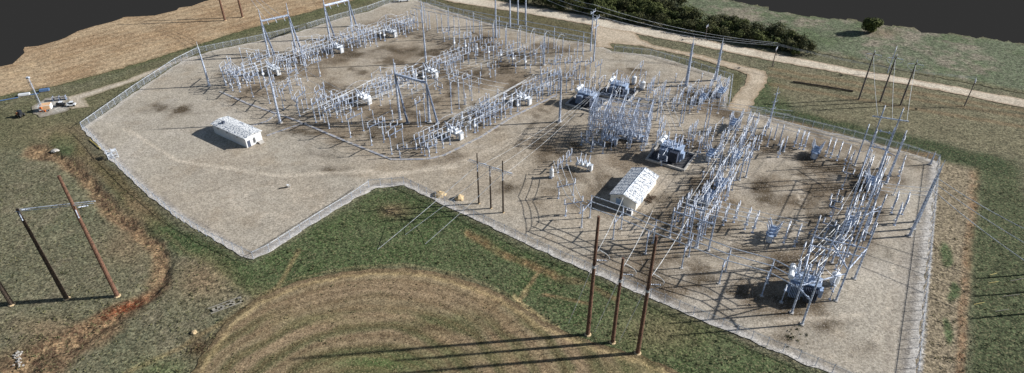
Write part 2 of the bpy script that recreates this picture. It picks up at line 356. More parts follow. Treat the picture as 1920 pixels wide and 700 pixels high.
NR, NA = len(rr), len(aa); K = keep.reshape(NR, NA); idx = np.arange(NR*NA).reshape(NR, NA)
cell = K[:-1, :-1] & K[1:, :-1] & K[:-1, 1:] & K[1:, 1:]
fa = np.stack([idx[:-1, :-1][cell], idx[:-1, 1:][cell], idx[1:, 1:][cell], idx[1:, :-1][cell]], 1)
used = np.unique(fa); remap = -np.ones(NR*NA, int); remap[used] = np.arange(len(used))
add_sheet('ground', np.stack([gx, gy, gz], 1)[used], remap[fa].tolist(), gcol[used], G_GRASS)

HOLES = ((66, 102, 27, 8), (20, 141, 24, 6), (42, 135, 10, 4), (22, 131, 9, 2.5), (3, 146, 14, 4))
def ragged(x, y):
    ax, ay = PIX(x, y); ok = ay > np.interp(ax, EX, EY)+fbm(x, y, 5, 4, 41)*5+np.floor(vnoise(x, y, 7, 47)*4)/4*13-6
    for hx, hy, hw, hh in HOLES: ok &= np.hypot((ax-hx)/hw, (ay-hy)/hh)+fbm(x, y, 4, 2, 44)*.6 > 1
    return ok
def patch(name, poly, z, mat, colfn, step=1.0, jag=.5, clip_edge=False, world_poly=None):
    """a flat sheet with a ragged outline; colfn(x, y, distance to the edge) gives the soil colour"""
    P = [W(*p).xy for p in poly] if world_poly is None else world_poly
    ring = []
    for a, b in zip(P, P[1:]+P[:1]):
        n = max(1, int((b-a).length/(step*1.0)))
        for i in range(n):
            q = a.lerp(b, i/n); nx, ny = (b-a).y, -(b-a).x; L = math.hypot(nx, ny) or 1
            d = (float(vnoise(q.x, q.y, 2.1, 3))-.5)*2*jag+(random.random()-.5)*jag*.5
            ring.append((q.x+nx/L*d, q.y+ny/L*d))
    xs = np.array([r[0] for r in ring]); ys = np.array([r[1] for r in ring])
    g = np.stack(np.meshgrid(np.arange(xs.min(), xs.max(), step), np.arange(ys.min(), ys.max(), step)), -1).reshape(-1, 2)
    g = g+rng.uniform(-.2, .2, g.shape)*step
    g = g[inside(g[:, 0], g[:, 1], ring)]
    dd = seg_dist(g[:, 0], g[:, 1], ring+ring[:1]); g = g[dd > step*.4]
    if clip_edge:
        g = g[ragged(g[:, 0], g[:, 1])]
    allp = [Vector(r) for r in ring]+[Vector((float(a), float(b))) for a, b in g]
    n = len(ring)
    vo, _, fo, _, _, _ = geometry.delaunay_2d_cdt(allp, [(i, (i+1) % n) for i in range(n)], [], 1, 1e-4)
    v = np.array([(q.x, q.y, z) for q in vo])
    if clip_edge:
        ok = ragged(v[:, 0], v[:, 1])
        fo = [f for f in fo if all(ok[i] for i in f)]
    edge = seg_dist(v[:, 0], v[:, 1], ring+ring[:1])
    return add_sheet(name, v, fo, colfn(v[:, 0], v[:, 1], edge), mat)

YARD = [(152, 243), (178, 266), (206, 300), (260, 352), (330, 408), (400, 450), (452, 480), (475, 487), (500, 476), (600, 413), (660, 376), (705, 353), (757, 348), (800, 368), (870, 402), (1050, 487), (1300, 594), (1560, 703), (1650, 742), (1706, 735), (1716, 700), (1735, 520), (1757, 303), (1700, 285), (1600, 258), (1450, 222), (1400, 208), (1362, 202), (1366, 175), (1372, 150), (1300, 126), (1220, 103), (1150, 97), (1122, 84), (1050, 74), (930, 48), (850, 24), (800, 6), (770, -4), (740, 2), (690, 22), (640, 34), (560, 60), (480, 78), (400, 95), (345, 112), (250, 175)]
STAINS_AND_SHADE = [(330, 205, 55, 8, .55), (790, 97, 50, 9, .7), (650, 100, 70, 8, .5), (520, 145, 30, 6, .5), (900, 132, 26, 5, .75), (620, 325, 40, 12, .45), (590, 290, 40, 10, .3), (1435, 355, 28, 14, .8), (1440, 378, 18, 8, .8), (1438, 340, 18, 7, .7), (1000, 100, 60, 6, .6), (1080, 130, 20, 4, .5), (1190, 128, 22, 4, .7), (1060, 275, 60, 26, .5), (960, 350, 40, 12, .45), (1060, 235, 30, 12, .4), (1350, 545, 40, 8, .45), (1315, 530, 30, 14, .5), (1620, 480, 90, 16, .4), (1340, 482, 26, 8, .7), (1540, 610, 60, 12, .35), (1440, 590, 60, 12, .45), (1500, 635, 40, 12, .35), (1620, 655, 30, 16, .35), (1730, 312, 20, 5, .7), (1400, 205, 40, 12, .3), (1370, 130, 12, 5, .3), (860, 160, 60, 10, .25), (600, 190, 60, 16, .25), (560, 250, 60, 12, .3), (730, 260, 90, 16, .3), (1300, 180, 60, 14, .25), (1430, 262, 50, 12, .5), (1570, 300, 40, 12, .6), (1540, 320, 70, 14, .4), (1260, 380, 50, 14, .3), (1180, 470, 70, 14, .3), (1240, 520, 60, 14, .3), (1300, 440, 60, 30, .25), (480, 330, 60, 20, .1), (1500, 400, 50, 40, .2)]  # damp soil stains, plus lattice rack shadow painted in at the rack's left
def yard_col(x, y, e):
    px, py = PIX(x, y); wx, wy = fbm(x, y, 7, 4, 51)*26, fbm(x, y, 7, 4, 55)*12
    col = np.tile(np.array(lin((170, 162, 148))), (len(x), 1))
    def mix(m, rgb):
        nonlocal col; m = np.clip(m, 0, 1)[:, None]; col = col*(1-m)+np.array(lin(rgb))*m
    n1, n2 = fbm(x, y, 18, 4, 61), fbm(x, y, 5, 4, 65)
    mix(sstep(-.1, .6, n1)*.45, (164, 151, 133)); mix(sstep(.1, .6, n2)*.35, (150, 135, 114)); mix(sstep(.1, .6, -n1)*.35, (190, 183, 174))
    mix(polymask(px+wx*1.5, py+wy*1.5, [(560, 300), (900, 300), (1010, 230), (1180, 300), (1250, 500), (1100, 440), (900, 380), (700, 340)], 30)*.35, (156, 140, 118))
    zone = np.maximum(polymask(px+wx, py+wy, [(420, 120), (800, 20), (1110, 90), (1110, 170), (880, 300), (700, 310), (420, 190)], 20), polymask(px+wx, py+wy, [(960, 220), (1150, 130), (1370, 165), (1700, 300), (1640, 440), (1540, 610), (1250, 590), (1000, 430), (1000, 330)], 25))
    # the equipment areas are browner
    mix(polymask(px+wx, py+wy, [(430, 120), (800, 20), (1110, 90), (1110, 170), (880, 290), (700, 300), (420, 180)], 25)*.35, (146, 129, 106))
    mix(polymask(px+wx, py+wy, [(1000, 200), (1200, 130), (1370, 170), (1700, 300), (1640, 420), (1500, 600), (1250, 560), (1130, 470), (1240, 330), (1000, 330)], 25)*.32, (148, 132, 110))
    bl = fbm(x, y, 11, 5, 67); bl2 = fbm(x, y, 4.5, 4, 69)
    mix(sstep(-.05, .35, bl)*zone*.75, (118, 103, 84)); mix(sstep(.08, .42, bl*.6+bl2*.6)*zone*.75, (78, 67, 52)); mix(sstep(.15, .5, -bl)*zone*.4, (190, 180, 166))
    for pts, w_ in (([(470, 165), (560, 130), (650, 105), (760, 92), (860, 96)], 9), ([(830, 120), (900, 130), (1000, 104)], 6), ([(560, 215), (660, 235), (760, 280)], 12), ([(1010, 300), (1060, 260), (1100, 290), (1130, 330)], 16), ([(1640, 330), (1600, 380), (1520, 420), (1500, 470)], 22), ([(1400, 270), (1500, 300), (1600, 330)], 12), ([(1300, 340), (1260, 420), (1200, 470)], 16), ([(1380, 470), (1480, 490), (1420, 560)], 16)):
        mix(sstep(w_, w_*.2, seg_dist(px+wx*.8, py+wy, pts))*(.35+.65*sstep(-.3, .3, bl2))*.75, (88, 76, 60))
    for cx, cy, rx, ry, a in STAINS_AND_SHADE:
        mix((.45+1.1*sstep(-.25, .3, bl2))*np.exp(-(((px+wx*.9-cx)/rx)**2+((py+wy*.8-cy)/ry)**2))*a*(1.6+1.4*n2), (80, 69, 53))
    for cx, cy, r0 in ((510, 372, 62), (510, 372, 75), (510, 372, 50), (520, 370, 88)):      # turning circles worn by wheels
        mix(sstep(2.2, .4, abs(np.hypot(px-cx, (py-cy)*2.2)-r0)+0*px)*sstep(-.2, .3, n2+.2)*.35, (214, 200, 182))
    for pts in ([(940, 340), (975, 290), (1000, 250)], [(1490, 330), (1500, 380), (1490, 440)], [(1300, 660), (1450, 600), (1620, 590)], [(700, 330), (850, 310), (1010, 240)], [(1640, 640), (1670, 560), (1680, 470)], [(230, 240), (330, 300), (520, 330), (700, 320)]):
        for o in (0, 9): mix(sstep(3.5, .6, seg_dist(px+wx*.2, py+wy*.2, [(a+o, b+o*.3) for a, b in pts]))*.5, (204, 192, 174))
    mix(sstep(4, 1, abs(px-1712-(py-500)*-.13+26+wx*.12))*sstep(440, 480, py)*.45, (128, 118, 108))
    mix(polymask(px, py+wy*.3, [(1695, 440), (1735, 430), (1715, 740), (1680, 740)], 6)*.3, (146, 138, 130))
    rim = (py > 240+.0*px) & ((px < 1500) | (py > 300)) & ~((px > 1350) & (py < 300))
    mix(sstep(1.9, .6, e+.8*n2)*np.where(rim, 1, .55)*.85, (200, 196, 190)); mix(sstep(.5, .0, abs(e-1.9-.5*n2)-.1)*rim*.5, (120, 116, 114))
    return col
patch('gravel_yard', YARD, .02, G_GRAVEL, yard_col, .9, .35)
def flat(rgb, rgb2, s, seed, rim=None):
    def f(x, y, e):
        n = fbm(x, y, s, 4, seed); t = sstep(-.3, .5, n)[:, None]; c = np.array(lin(rgb))*(1-t)+np.array(lin(rgb2))*t
        if rim is not None: r = sstep(1.6, .2, e+n)[:, None]*.7; c = c*(1-r)+np.array(lin(rim))*r
        return c
    return f
ROADC = flat((208, 198, 180), (192, 180, 162), 8, 71, (150, 124, 98))
patch('gravel_road', [(700, -42), (840, 3), (1000, 28), (1120, 50), (1280, 80), (1440, 113), (1600, 142), (1760, 170), (1920, 202), (2250, 265), (2260, 248), (1920, 186), (1760, 157), (1600, 129), (1450, 100), (1300, 70), (1130, 35), (1000, 13), (880, -6), (740, -42)], .035, G_ROAD, ROADC, 1.0, .5)
patch('driveway', [(1108, 44), (1112, 62), (1116, 88), (1150, 92), (1145, 82), (1200, 86), (1290, 106), (1390, 134), (1402, 140), (1400, 150), (1365, 198), (1366, 206), (1402, 211), (1442, 146), (1436, 134), (1395, 124), (1300, 100), (1225, 84), (1200, 72), (1190, 59)], .03, G_ROAD, flat((190, 176, 156), (174, 159, 138), 7, 75, (140, 120, 94)), 1.0, .6)
patch('access_track', [(128, 194), (133, 206), (150, 203), (168, 201), (160, 185), (185, 176), (240, 158), (300, 133), (352, 110), (354, 105), (300, 125), (230, 152), (175, 168), (120, 183)], .03, G_ROAD, flat((190, 180, 164), (172, 160, 142), 5, 77, (128, 118, 92)), .8, .4)
patch('worksite_pad', [(62, 212), (78, 221), (130, 207), (133, 195), (125, 180), (85, 184), (60, 200)], .045, G_ROAD, flat((176, 172, 164), (150, 144, 134), 3, 78, (120, 112, 92)), .7, .5)
# tan stubble field beyond the left fence
def stub_col(x, y, e):
    px, py = PIX(x, y); n, n2 = fbm(x, y, 16, 4, 81), fbm(x, y, 4, 4, 85)
    c = np.array(lin((176, 156, 128)))[None]*np.ones((len(x), 1)); sa, sb = W(0, 168), W(560, 10); sn = (sb-sa).normalized(); R = -sn.y*x+sn.x*y
    st = (.5+.5*np.sin(R*1.25+n*3.2+n2*.8))*(.4+.6*sstep(-.4, .4, n)); c = c*(1-st[:, None]*.7)+np.array(lin((132, 108, 84)))*st[:, None]*.7; t = sstep(-.2, .5, n)[:, None]*.6; c = c*(1-t)+np.array(lin((148, 122, 94)))*t
    t = sstep(.1, .6, n2)[:, None]*.35; c = c*(1-t)+np.array(lin((194, 168, 132)))*t
    t = sstep(3, .5, abs(py-(84-(px-150)*.068)+n2*2))[:, None]*.0; c = c*(1-t)
    t = sstep(2.5, 0, e+n2)[:, None]*.6; c = c*(1-t)+np.array(lin((112, 104, 76)))*t
    return c
G_STUB = ground_mat('stubble_ground', .36, 1.8, [((108, 84, 60), .4, 1.6), ((206, 180, 142), .35, 1.9)], bump=.4, bdist=.25, rows=('B', .11, math.radians(68), .02, 0, 0), amt2=.2, grain=.38, grain_sc=1.8)
patch('stubble_field', [(-320, 240), (0, 180), (120, 158), (230, 128), (330, 98), (420, 68), (560, 28), (660, 2), (730, -22), (760, -80), (560, -60), (400, -8), (200, 30), (60, 70), (-60, 110), (-320, 185)], .025, G_STUB, stub_col, 1.2, .8, clip_edge=True)
# green crop field beyond the road
def crop_col(x, y, e):
    px, py = PIX(x, y); n, n2 = fbm(x, y, 15, 4, 91), fbm(x, y, 3.5, 4, 95)
    c = np.array(lin((98, 106, 84)))[None]*np.ones((len(x), 1)); t = sstep(-.1, .4, n)[:, None]*.7; c = c*(1-t)+np.array(lin((84, 98, 68)))*t
    t = sstep(-.05, .4, n2*.6+fbm(x, y, 22, 3, 97)*.6)[:, None]*.7; c = c*(1-t)+np.array(lin((142, 130, 118)))*t
    t = sstep(5, 0, e+2*n2)[:, None]*.7; c = c*(1-t)+np.array(lin((104, 96, 72)))*t
    t = (np.exp(-(((px-1660)/26)**2+((py-62)/9)**2)))[:, None]*.6; c = c*(1-t)+np.array(lin((140, 120, 102)))*t
    return c
G_CROP = ground_mat('crop_ground', .5, 1.9, [((66, 84, 54), .5, 1.5), ((168, 160, 146), .4, 1.8)], bump=.5, bdist=.3, rows=('B', .16, math.radians(80), .08, 0, 0), amt2=.28, grain=.5, grain_sc=1.5)
patch('crop_field', [(900, -60), (960, -24), (1130, 10), (1330, 54), (1500, 92), (1700, 134), (1920, 176), (2240, 236), (2260, 130), (1920, 80), (1700, 48), (1500, 25), (1340, -10), (1280, -80)], .025, G_CROP, crop_col, 1.3, .8, clip_edge=True)
# mown round field in front
aw = np.array([W(*q).xy for q in ((480, 562), (560, 527), (660, 507), (760, 503), (860, 520), (940, 552))])
Am = np.c_[2*aw, np.ones(len(aw))]; sol = np.linalg.lstsq(Am, (aw**2).sum(1), rcond=None)[0]; CX, CY = float(sol[0]), float(sol[1])
def ring_col(x, y, e):
    px, py = PIX(x, y); n, n2 = fbm(x, y, 7, 4, 101), fbm(x, y, 2.5, 4, 105); R = np.hypot(x-CX, y-CY)
    c = np.array(lin((146, 128, 104)))[None]*np.ones((len(x), 1))
    def mix(m, rgb):
        nonlocal c; m = np.clip(m, 0, 1)[:, None]; c = c*(1-m)+np.array(lin(rgb))*m
    bands = .5+.5*np.sin(R*1.55+n*1.6); mix(bands*.5, (114, 98, 76)); mix(sstep(.55, .9, .5+.5*np.sin(R*.8+1+n*2))*.3, (108, 106, 80)); mix(sstep(0, .5, n2)*.35, (122, 102, 78))
    mix(sstep(.1, .6, n)*.4, (140, 116, 88))
    wx, wy = n*22, n2*8
    mix(np.exp(-(((px+wx-830)/75)**2+((py+wy-605)/18)**2))*.9, (92, 98, 66)); mix(np.exp(-(((px+wx-800)/60)**2+((py+wy-618)/9)**2))*.8, (92, 78, 60))
    mix(np.exp(-(((px+wx-720)/130)**2+((py+wy-680)/26)**2))*1.0, (84, 98, 60)); mix(sstep(.3, .9, .5+.5*np.sin(R*1.1+n*2))*sstep(550, 620, py)*.75, (80, 84, 56)); mix(sstep(.5, .95, .5+.5*np.sin(R*2.3+n*2+1))*.35, (104, 84, 62)); mix(np.exp(-(((px+wx-920)/80)**2+((py+wy-665)/14)**2))*.5, (108, 106, 74))
    mix(sstep(1250, 1350, px)*.5, (110, 104, 78)); mix(np.exp(-(((px+wx-1180)/60)**2+((py+wy-690)/20)**2))*.7, (96, 100, 68))
    mix(np.exp(-(((px+wx-600)/90)**2+((py+wy-600)/9)**2))*.5, (122, 118, 84))
    mix(sstep(1.8, .0, e+.7*n2)*.7, (86, 74, 54)); mix(sstep(.5, 0, abs(e-1.7+.5*n2)-.2)*.5, (192, 170, 126))
    return c
G_RING = ground_mat('mown_stubble', .3, 3.0, [((104, 84, 60), .4, 2.4), ((204, 184, 142), .35, 2.8)], bump=.5, bdist=.2, rows=('R', .13, 0, .09, CX, CY), amt2=.2, grain=.42, grain_sc=2.8)
patch('mown_field', RINGP, .03, G_RING, ring_col, .7, .5)

# ------------------------------------------------------------------ buildings
def building_white():
    a, b, c = W(403, 250), W(464, 278), W(497, 266)
    L, Wd = (b-a).length, 5.6
    ang = math.atan2((b-a).y, (b-a).x)
    r = root('equipment_building', b, ang, 'long low white equipment building with a nearly flat white roof', 'building')
    # local: x runs back along the long wall (-), y into the building
    H = 3.3
    w = MB().box((-L/2, Wd/2, H/2), (L, Wd, H)); ob('wall', w.mesh('wall', WALLB), r)
    rf = MB(); x0, x1 = -L-.35, .35
    v0 = len(rf.v); zr = H+.55
    rf.v += [(x0, -.4, H), (x1, -.4, H), (x1, Wd/2, zr), (x0, Wd/2, zr), (x1, Wd+.4, H), (x0, Wd+.4, H), (x0, -.4, H+.18), (x1, -.4, H+.18), (x1, Wd/2, zr+.18), (x0, Wd/2, zr+.18), (x1, Wd+.4, H+.18), (x0, Wd+.4, H+.18)]
    rf.f += [(6, 7, 8, 9), (9, 8, 10, 11), (1, 0, 3, 2), (2, 3, 5, 4), (0, 1, 7, 6), (4, 5, 11, 10), (1, 2, 8, 7), (2, 4, 10, 8), (3, 0, 6, 9), (5, 3, 9, 11)]
    ro = ob('roof', rf.mesh('roof', ROOFW), r)
    ob('roof_vent', MB().box((-L+3.4, 1.9, H+.75), (.8, .7, .8)).mesh('roof_vent', DARKP), ro)
    d = ob('door', MB().box((.03, .9, 1.1), (.06, 1.0, 2.15)).mesh('door', DARKP), r); ob('handle', MB().box((.1, 1.25, 1.05), (.08, .12, .06)).mesh('handle', STEEL), d)
    st = MB().box((.6, 4.4, .25), (1.2, 1.6, .5)).box((1.35, 4.4, .12), (.35, 1.6, .24)); ob('step', st.mesh('step', CONC), r)
    for x in (-4, -9, -13.5): ob('wall_light', MB().box((x, -.1, 2.6), (.25, .2, .2)).mesh('wall_light', GLASSD), r)
    ob('air_conditioner', MB().box((.35, 3.4, 1.7), (.6, .9, 1.5)).mesh('air_conditioner', WALLB), r)
building_white()
def building_gable():
    a, b, c = W(1143.5, 380), W(1191, 396), W(1236, 348)
    ax = (b-a); L2 = ax.length; ang = math.atan2(ax.y, ax.x); n = Vector((-ax.y, ax.x, 0)).normalized(); L = (c-b).dot(n)
    r = root('control_building', a, ang, 'cream gabled control building with a speckled white metal roof', 'building')
    H, R = HT((1143.5, 380), 365), 0; H = max(2.8, H); R = H+1.25; w = MB(); Wd = L2
    w.v += [(0, 0, 0), (Wd, 0, 0), (Wd, L, 0), (0, L, 0), (0, 0, H), (Wd, 0, H), (Wd, L, H), (0, L, H), (Wd/2, 0, R), (Wd/2, L, R)]
    w.f += [(0, 1, 5, 8, 4), (1, 2, 6, 5), (2, 3, 7, 9, 6), (3, 0, 4, 7)]
    ob('wall', w.mesh('wall', WALLW), r)
    for sgn in (-1, 1):
        rf = MB(); xe = Wd/2+sgn*(Wd/2+.35); ze = H-.35*1.25/(Wd/2)*1
        pts = [(Wd/2, -.4, R+.02), (xe, -.4, ze+.02), (xe, L+.4, ze+.02), (Wd/2, L+.4, R+.02)]
        top = [(p[0], p[1], p[2]+.16) for p in pts]; rf.v += pts+top
        q = [(4, 5, 6, 7), (3, 2, 1, 0), (0, 1, 5, 4), (1, 2, 6, 5), (2, 3, 7, 6), (3, 0, 4, 7)]
        rf.f += q if sgn < 0 else [t[::-1] for t in q]
        ro = ob('roof_slope', rf.mesh('roof_slope', ROOFW), r)
        sm = MB()
        for k in range(10):
            y = -.2+(L+.4)*k/9; sm.cyl((Wd/2+sgn*.1, y, R+.2), (xe, y, ze+.2), .035, .035, 4)
        ob('roof_seam', sm.mesh('roof_seam', ALU), ro)
    ob('ridge_cap', MB().cyl((Wd/2, -.42, R+.17), (Wd/2, L+.42, R+.17), .13, .13, 6).mesh('ridge_cap', ALU), r)
    d = ob('door', MB().box((2.6, -.03, 1.1), (1.9, .06, 2.2)).mesh('door', DOORB), r); ob('handle', MB().box((2.7, -.1, 1.05), (.1, .08, .2)).mesh('handle', STEEL), d)
    for x in (2.6,): ob('door_light', MB().box((x, -.12, 2.6), (.35, .22, .18)).mesh('door_light', BARK), r)
    ob('side_door', MB().box((Wd+.03, L*.3, 1.1), (.06, 1, 2.1)).mesh('side_door', DOORB), r)
    ob('eave_gutter', MB().box((Wd+.42, L/2, H-.1), (.12, L+.8, .12)).mesh('eave_gutter', ALU), r)
    for y in (.28, .62, .86): ob('wall_louvre', MB().box((Wd+.03, L*y, 1.9), (.05, .7, .5)).mesh('wall_louvre', DOORB), r)
    ob('base_skirt', MB().box((Wd/2, L/2, .12), (Wd+.12, L+.12, .24)).mesh('base_skirt', CONC), r)
    ob('sign', MB().box((1.1, -.03, 1.6), (.5, .05, .35)).mesh('sign', WPAINT), r)
    # air conditioner beside it
    q = W(1180, 401); g = root('air_conditioner', q, ang, 'boxy grey air conditioner beside the gable end of the cream building', 'air conditioner')
    ob('casing', MB().box((0, 0, .75), (1.5, 1.1, 1.3)).mesh('casing', WALLB), g)
    ob('fan_grille', MB().lathe([(.42, 0), (.42, .06), (.3, .1)], (0, 0, 1.4), n=12).mesh('fan_grille', DARKP), g)
    ob('side_grille', MB().box((0, -.57, .8), (1.1, .04, .8)).mesh('side_grille', DARKP), g)
    ob('base_slab', MB().box((0, 0, .05), (1.9, 1.4, .1)).mesh('base_slab', CONC), g)
    q = W(1216, 376); g = root('cable_pile', q, ang, 'low dark heap of scrap beside the long wall of the cream building', 'scrap heap')
    m = MB()
    for k in range(16): m.box((random.uniform(-1, 1), random.uniform(-2, 2), random.uniform(.1, .45)), (random.uniform(.3, .8), random.uniform(.3, 1.2), .2), random.random()*3)
    ob('rubble', m.mesh('rubble', BARK), g)
building_gable()

# ------------------------------------------------------------------ fences
def fence(pts, label, h=2.1, space=3.2, name='chain_link_fence'):
    P = [W(*p) for p in pts]; r = root(name, P[0], 0, label, 'fence', 'chain link fences round the yard')
    pos = []
    for a, b in zip(P[:-1], P[1:]):
        n = max(1, round((b-a).length/space))
        pos += [a.lerp(b, i/n) for i in range(n)]
    pos.append(P[-1]); pos = pos[:100] if len(pos) > 100 else pos
    pm = kit(('fpost', h), lambda: MB().cyl((0, 0, 0), (0, 0, h+.35), .06, .05, 6).cyl((0, 0, h), (.25, 0, h+.35), .03, .03, 4).mesh('post', STEEL))
    for q in pos: ob('post', pm, r, q-P[0])
    L = [q-P[0] for q in pos]
    rl = MB().tube([q+Vector((0, 0, h)) for q in L], .045, 5); ob('top_rail', rl.mesh('top_rail', ALU), r)
    bw = MB()
    for o, z in ((.1, .14), (.2, .3)): bw.tube([q+Vector((o, 0, h+z)) for q in L], .018, 3)
    ob('barbed_wire', bw.mesh('barbed_wire', WIRE), r)
    v = []; f = []; uv = []; u = 0
    for i, q in enumerate(L):
        if i: u += (q-L[i-1]).length
        v += [tuple(q+Vector((0, 0, .05))), tuple(q+Vector((0, 0, h-.03)))]; uv.append(u)
        if i: f.append((2*i-2, 2*i, 2*i+1, 2*i-1))
    me = bpy.data.meshes.new('wire_mesh'); me.from_pydata(v, [], f); me.materials.append(MESHM); ul = me.uv_layers.new(name='UVMap')
    for lp in me.loops: ul.data[lp.index].uv = (uv[lp.vertex_index//2], (lp.vertex_index % 2)*h)
    ob('wire_mesh', me, r)
fence([(155, 241), (250, 173), (330, 120), (372, 99)], 'chain link fence on the far left rising from the outer corner to the track')
fence([(372, 99), (480, 77), (560, 58), (640, 34), (690, 20), (740, 2)], 'chain link fence between the tan stubble field and the back of the yard')
fence([(155, 243), (180, 266), (205, 297)], 'short chain link fence between the left corner and the scaffold stack')
fence([(212, 303), (262, 352), (332, 410), (402, 452), (475, 486)], 'chain link fence down the left edge of the yard to its pointed corner')
fence([(475, 486), (505, 472), (600, 411), (660, 374), (692, 352)], 'chain link fence from the pointed bottom corner up to the gate')
fence([(692, 350), (757, 345), (800, 365), (870, 400)], 'chain link fence wrapped round the bend above the grass')
fence([(870, 400), (1050, 484), (1300, 590), (1560, 699), (1640, 735)], 'long chain link fence along the near edge of the right yard')
fence([(1715, 710), (1727, 600), (1738, 500), (1757, 306)], 'chain link fence along the right edge of the yard')
fence([(1757, 304), (1700, 285), (1600, 258), (1450, 222), (1402, 210)], 'chain link fence behind the right yard beside the dark grass')
fence([(1366, 200), (1372, 150), (1300, 126), (1220, 103), (1152, 97)], 'chain link fence between the back grass triangle and the yard')
fence([(1112, 82), (1000, 62), (930, 47), (850, 23), (800, 5)], 'chain link fence behind the long back busbar row')

# ------------------------------------------------------------------ steel kinds
def k_post(h, r=.17, ins=1.7):
    def f():
        hs = h-ins
        return [('base_plate', MB().box((0, 0, .06), (.8, .8, .12)).mesh('base_plate', CONC), []),
                ('column', MB().cyl((0, 0, .1), (0, 0, hs), r, r*.9, 8).box((0, 0, hs), (.5, .5, .08)).mesh('column', STEEL), []),
                ('insulator', MB().insul((0, 0, hs), (0, 0, 1), ins, .19, 6).mesh('insulator', PORC), []),
                ('bus_clamp', MB().box((0, 0, h+.05), (.35, .2, .2)).mesh('bus_clamp', ALU), [])]
    return kit(('post', round(h, 1), r, ins), f)
def k_switch(h, span=4.0, n=3, legs=2):
    """disconnect switch: legs, cross beam, insulators, blade; runs along local x"""
    def f():
        hb = h-1.8; p = []
        xs = [(-span/2+.4), (span/2-.4)] if legs == 2 else [0]
        lm = MB().cyl((0, 0, 0), (0, 0, hb), .14, .13, 6).box((0, 0, .05), (.6, .6, .1)).mesh('leg', STEEL)
        for x in xs: p.append(('leg', lm, [], (x, 0, 0)))
        p.append(('beam', MB().box((0, 0, hb+.14), (span+.5, .2, .22)).mesh('beam', STEELD), []))
        im = MB().insul((0, 0, 0), (0, 0, 1), 1.45, .2, 6).mesh('insulator', PORC)
        for i in range(n): p.append(('insulator', im, [], (-span/2+span*i/(n-1), 0, hb+.28)))
        p.append(('blade', MB().cyl((-span/2, 0, h-.05), (-span/2+span*.36, 0, h+.4), .05, .04, 5).cyl((span/2, 0, h-.05), (span/2-span*.2, 0, h-.02), .05, .04, 5).cyl((0, 0, h-.05), (.1, .3, h+.5), .04, .03, 4).box((-span/2, 0, h), (.3, .16, .16)).box((span/2, 0, h), (.3, .16, .16)).mesh('blade', ALU), []))
        p.append(('drive_box', MB().box((xs[0]+.25, .3, 1.3), (.4, .35, .6)).mesh('drive_box', WPAINT), []))
        return p
    return kit(('switch', round(h, 1), span, n, legs), f)
def k_breaker(s=1.0, paint=None, ):
    """three-phase dead tank circuit breaker; phases spread along local y, bushings tilt along x"""
    paint = paint or GREYP
    def f():
        p = []
        fr = MB()
        for x in (-1.0*s, 1.0*s):
            for y in (-2.2*s, 2.2*s): fr.cyl((x, y, 0), (x, y, 1.5*s), .1, .1, 5)
            fr.box((x, 0, 1.5*s), (.2, 5.4*s, .2))
        for y in (-2.2*s, 2.2*s): fr.box((0, y, 1.36*s), (2.2*s, .16, .16))
        p.append(('frame', fr.mesh('frame', STEEL), []))
        bush = []
        for sx in (-1, 1):
            bush.append(('bushing', MB().insul((sx*.75*s, 0, .45*s), (sx*.42, 0, 1), 2.7*s, .28*s, 7).cyl((sx*1.88*s, 0, 3.1*s), (sx*1.98*s, 0, 3.4*s), .09*s, .06*s, 5).mesh('bushing', PORC)))
        tk = MB().lathe([(.2*s, -1.5*s), (.5*s, -1.4*s), (.58*s, -1.2*s), (.58*s, 1.2*s), (.5*s, 1.4*s), (.2*s, 1.5*s)], (0, 0, 0), (1, 0, 0), 10).cyl((-.75*s, 0, .3*s), (-.8*s, 0, .6*s), .34*s, .3*s, 8).cyl((.75*s, 0, .3*s), (.8*s, 0, .6*s), .34*s, .3*s, 8).mesh('tank', paint)
        for y in (-1.8, 0, 1.8): p.append(('tank', tk, bush, (0, y*s, 2.15*s)))
        p.append(('control_cabinet', MB().box((0, -3.2*s, 1.35*s), (1.5*s, .8*s, 2.2*s)).box((0, -3.2*s, 2.5*s), (1.7*s, 1.0*s, .1)).mesh('control_cabinet', paint), [('cabinet_door', MB().box((0, -3.63*s, 1.4*s), (1.1*s, .05, 1.7*s)).mesh('cabinet_door', WALLB))]))
        return p
    return kit(('breaker', s, paint.name), f)
def k_ct(h):
    def f():
        return [('pedestal', MB().cyl((0, 0, 0), (0, 0, h*.5), .2, .2, 6).box((0, 0, .06), (.8, .8, .12)).mesh('pedestal', STEEL), []),
                ('housing', MB().box((0, 0, h*.5+.3), (.8, .8, .6)).mesh('housing', WPAINT), []),
                ('insulator', MB().insul((0, 0, h*.5+.6), (0, 0, 1), h*.5-.9, .3, 7).mesh('insulator', PORC), []),
                ('expansion_head', MB().lathe([(.15, 0), (.34, .08), (.34, .4), (.12, .5)], (0, 0, h-.4)).mesh('expansion_head', ALU), [])]
    return kit(('ct', round(h, 1)), f)
def place2(name, parts, loc, rz, label, cat, group=None):
    r = root(name, loc, rz, label, cat, group)
    for t in parts:
        q = ob(t[0], t[1], r, t[3] if len(t) > 3 else (0, 0, 0))
        for sn, sm in t[2]: ob(sn, sm, q)
    return r
place = place2
ZTOP = {}
def posts_row(pts, h, where, rz=0, group=None, r=.17, ins=1.7):
    out = []
    pts = sorted([(W(*p) if len(p) == 2 else p) for p in pts], key=lambda v: PIX(v.x, v.y)[0])
    n = len(pts)
    for i, q in enumerate(pts):
        hh = h if not isinstance(h, (list, tuple)) else h[i]
        lab = f'galvanised bus post, {nth(i)} from left {where}' if n > 1 else f'galvanised bus support post {where}'
        out.append(place('bus_support_post', k_post(hh, r, ins), q, rz, lab, 'post', group or ('bus support posts '+where)))
    return out
def line_px(a, b, n): A, B = W(*a), W(*b); return [A.lerp(B, i/(n-1)) for i in range(n)] if n > 1 else [A]
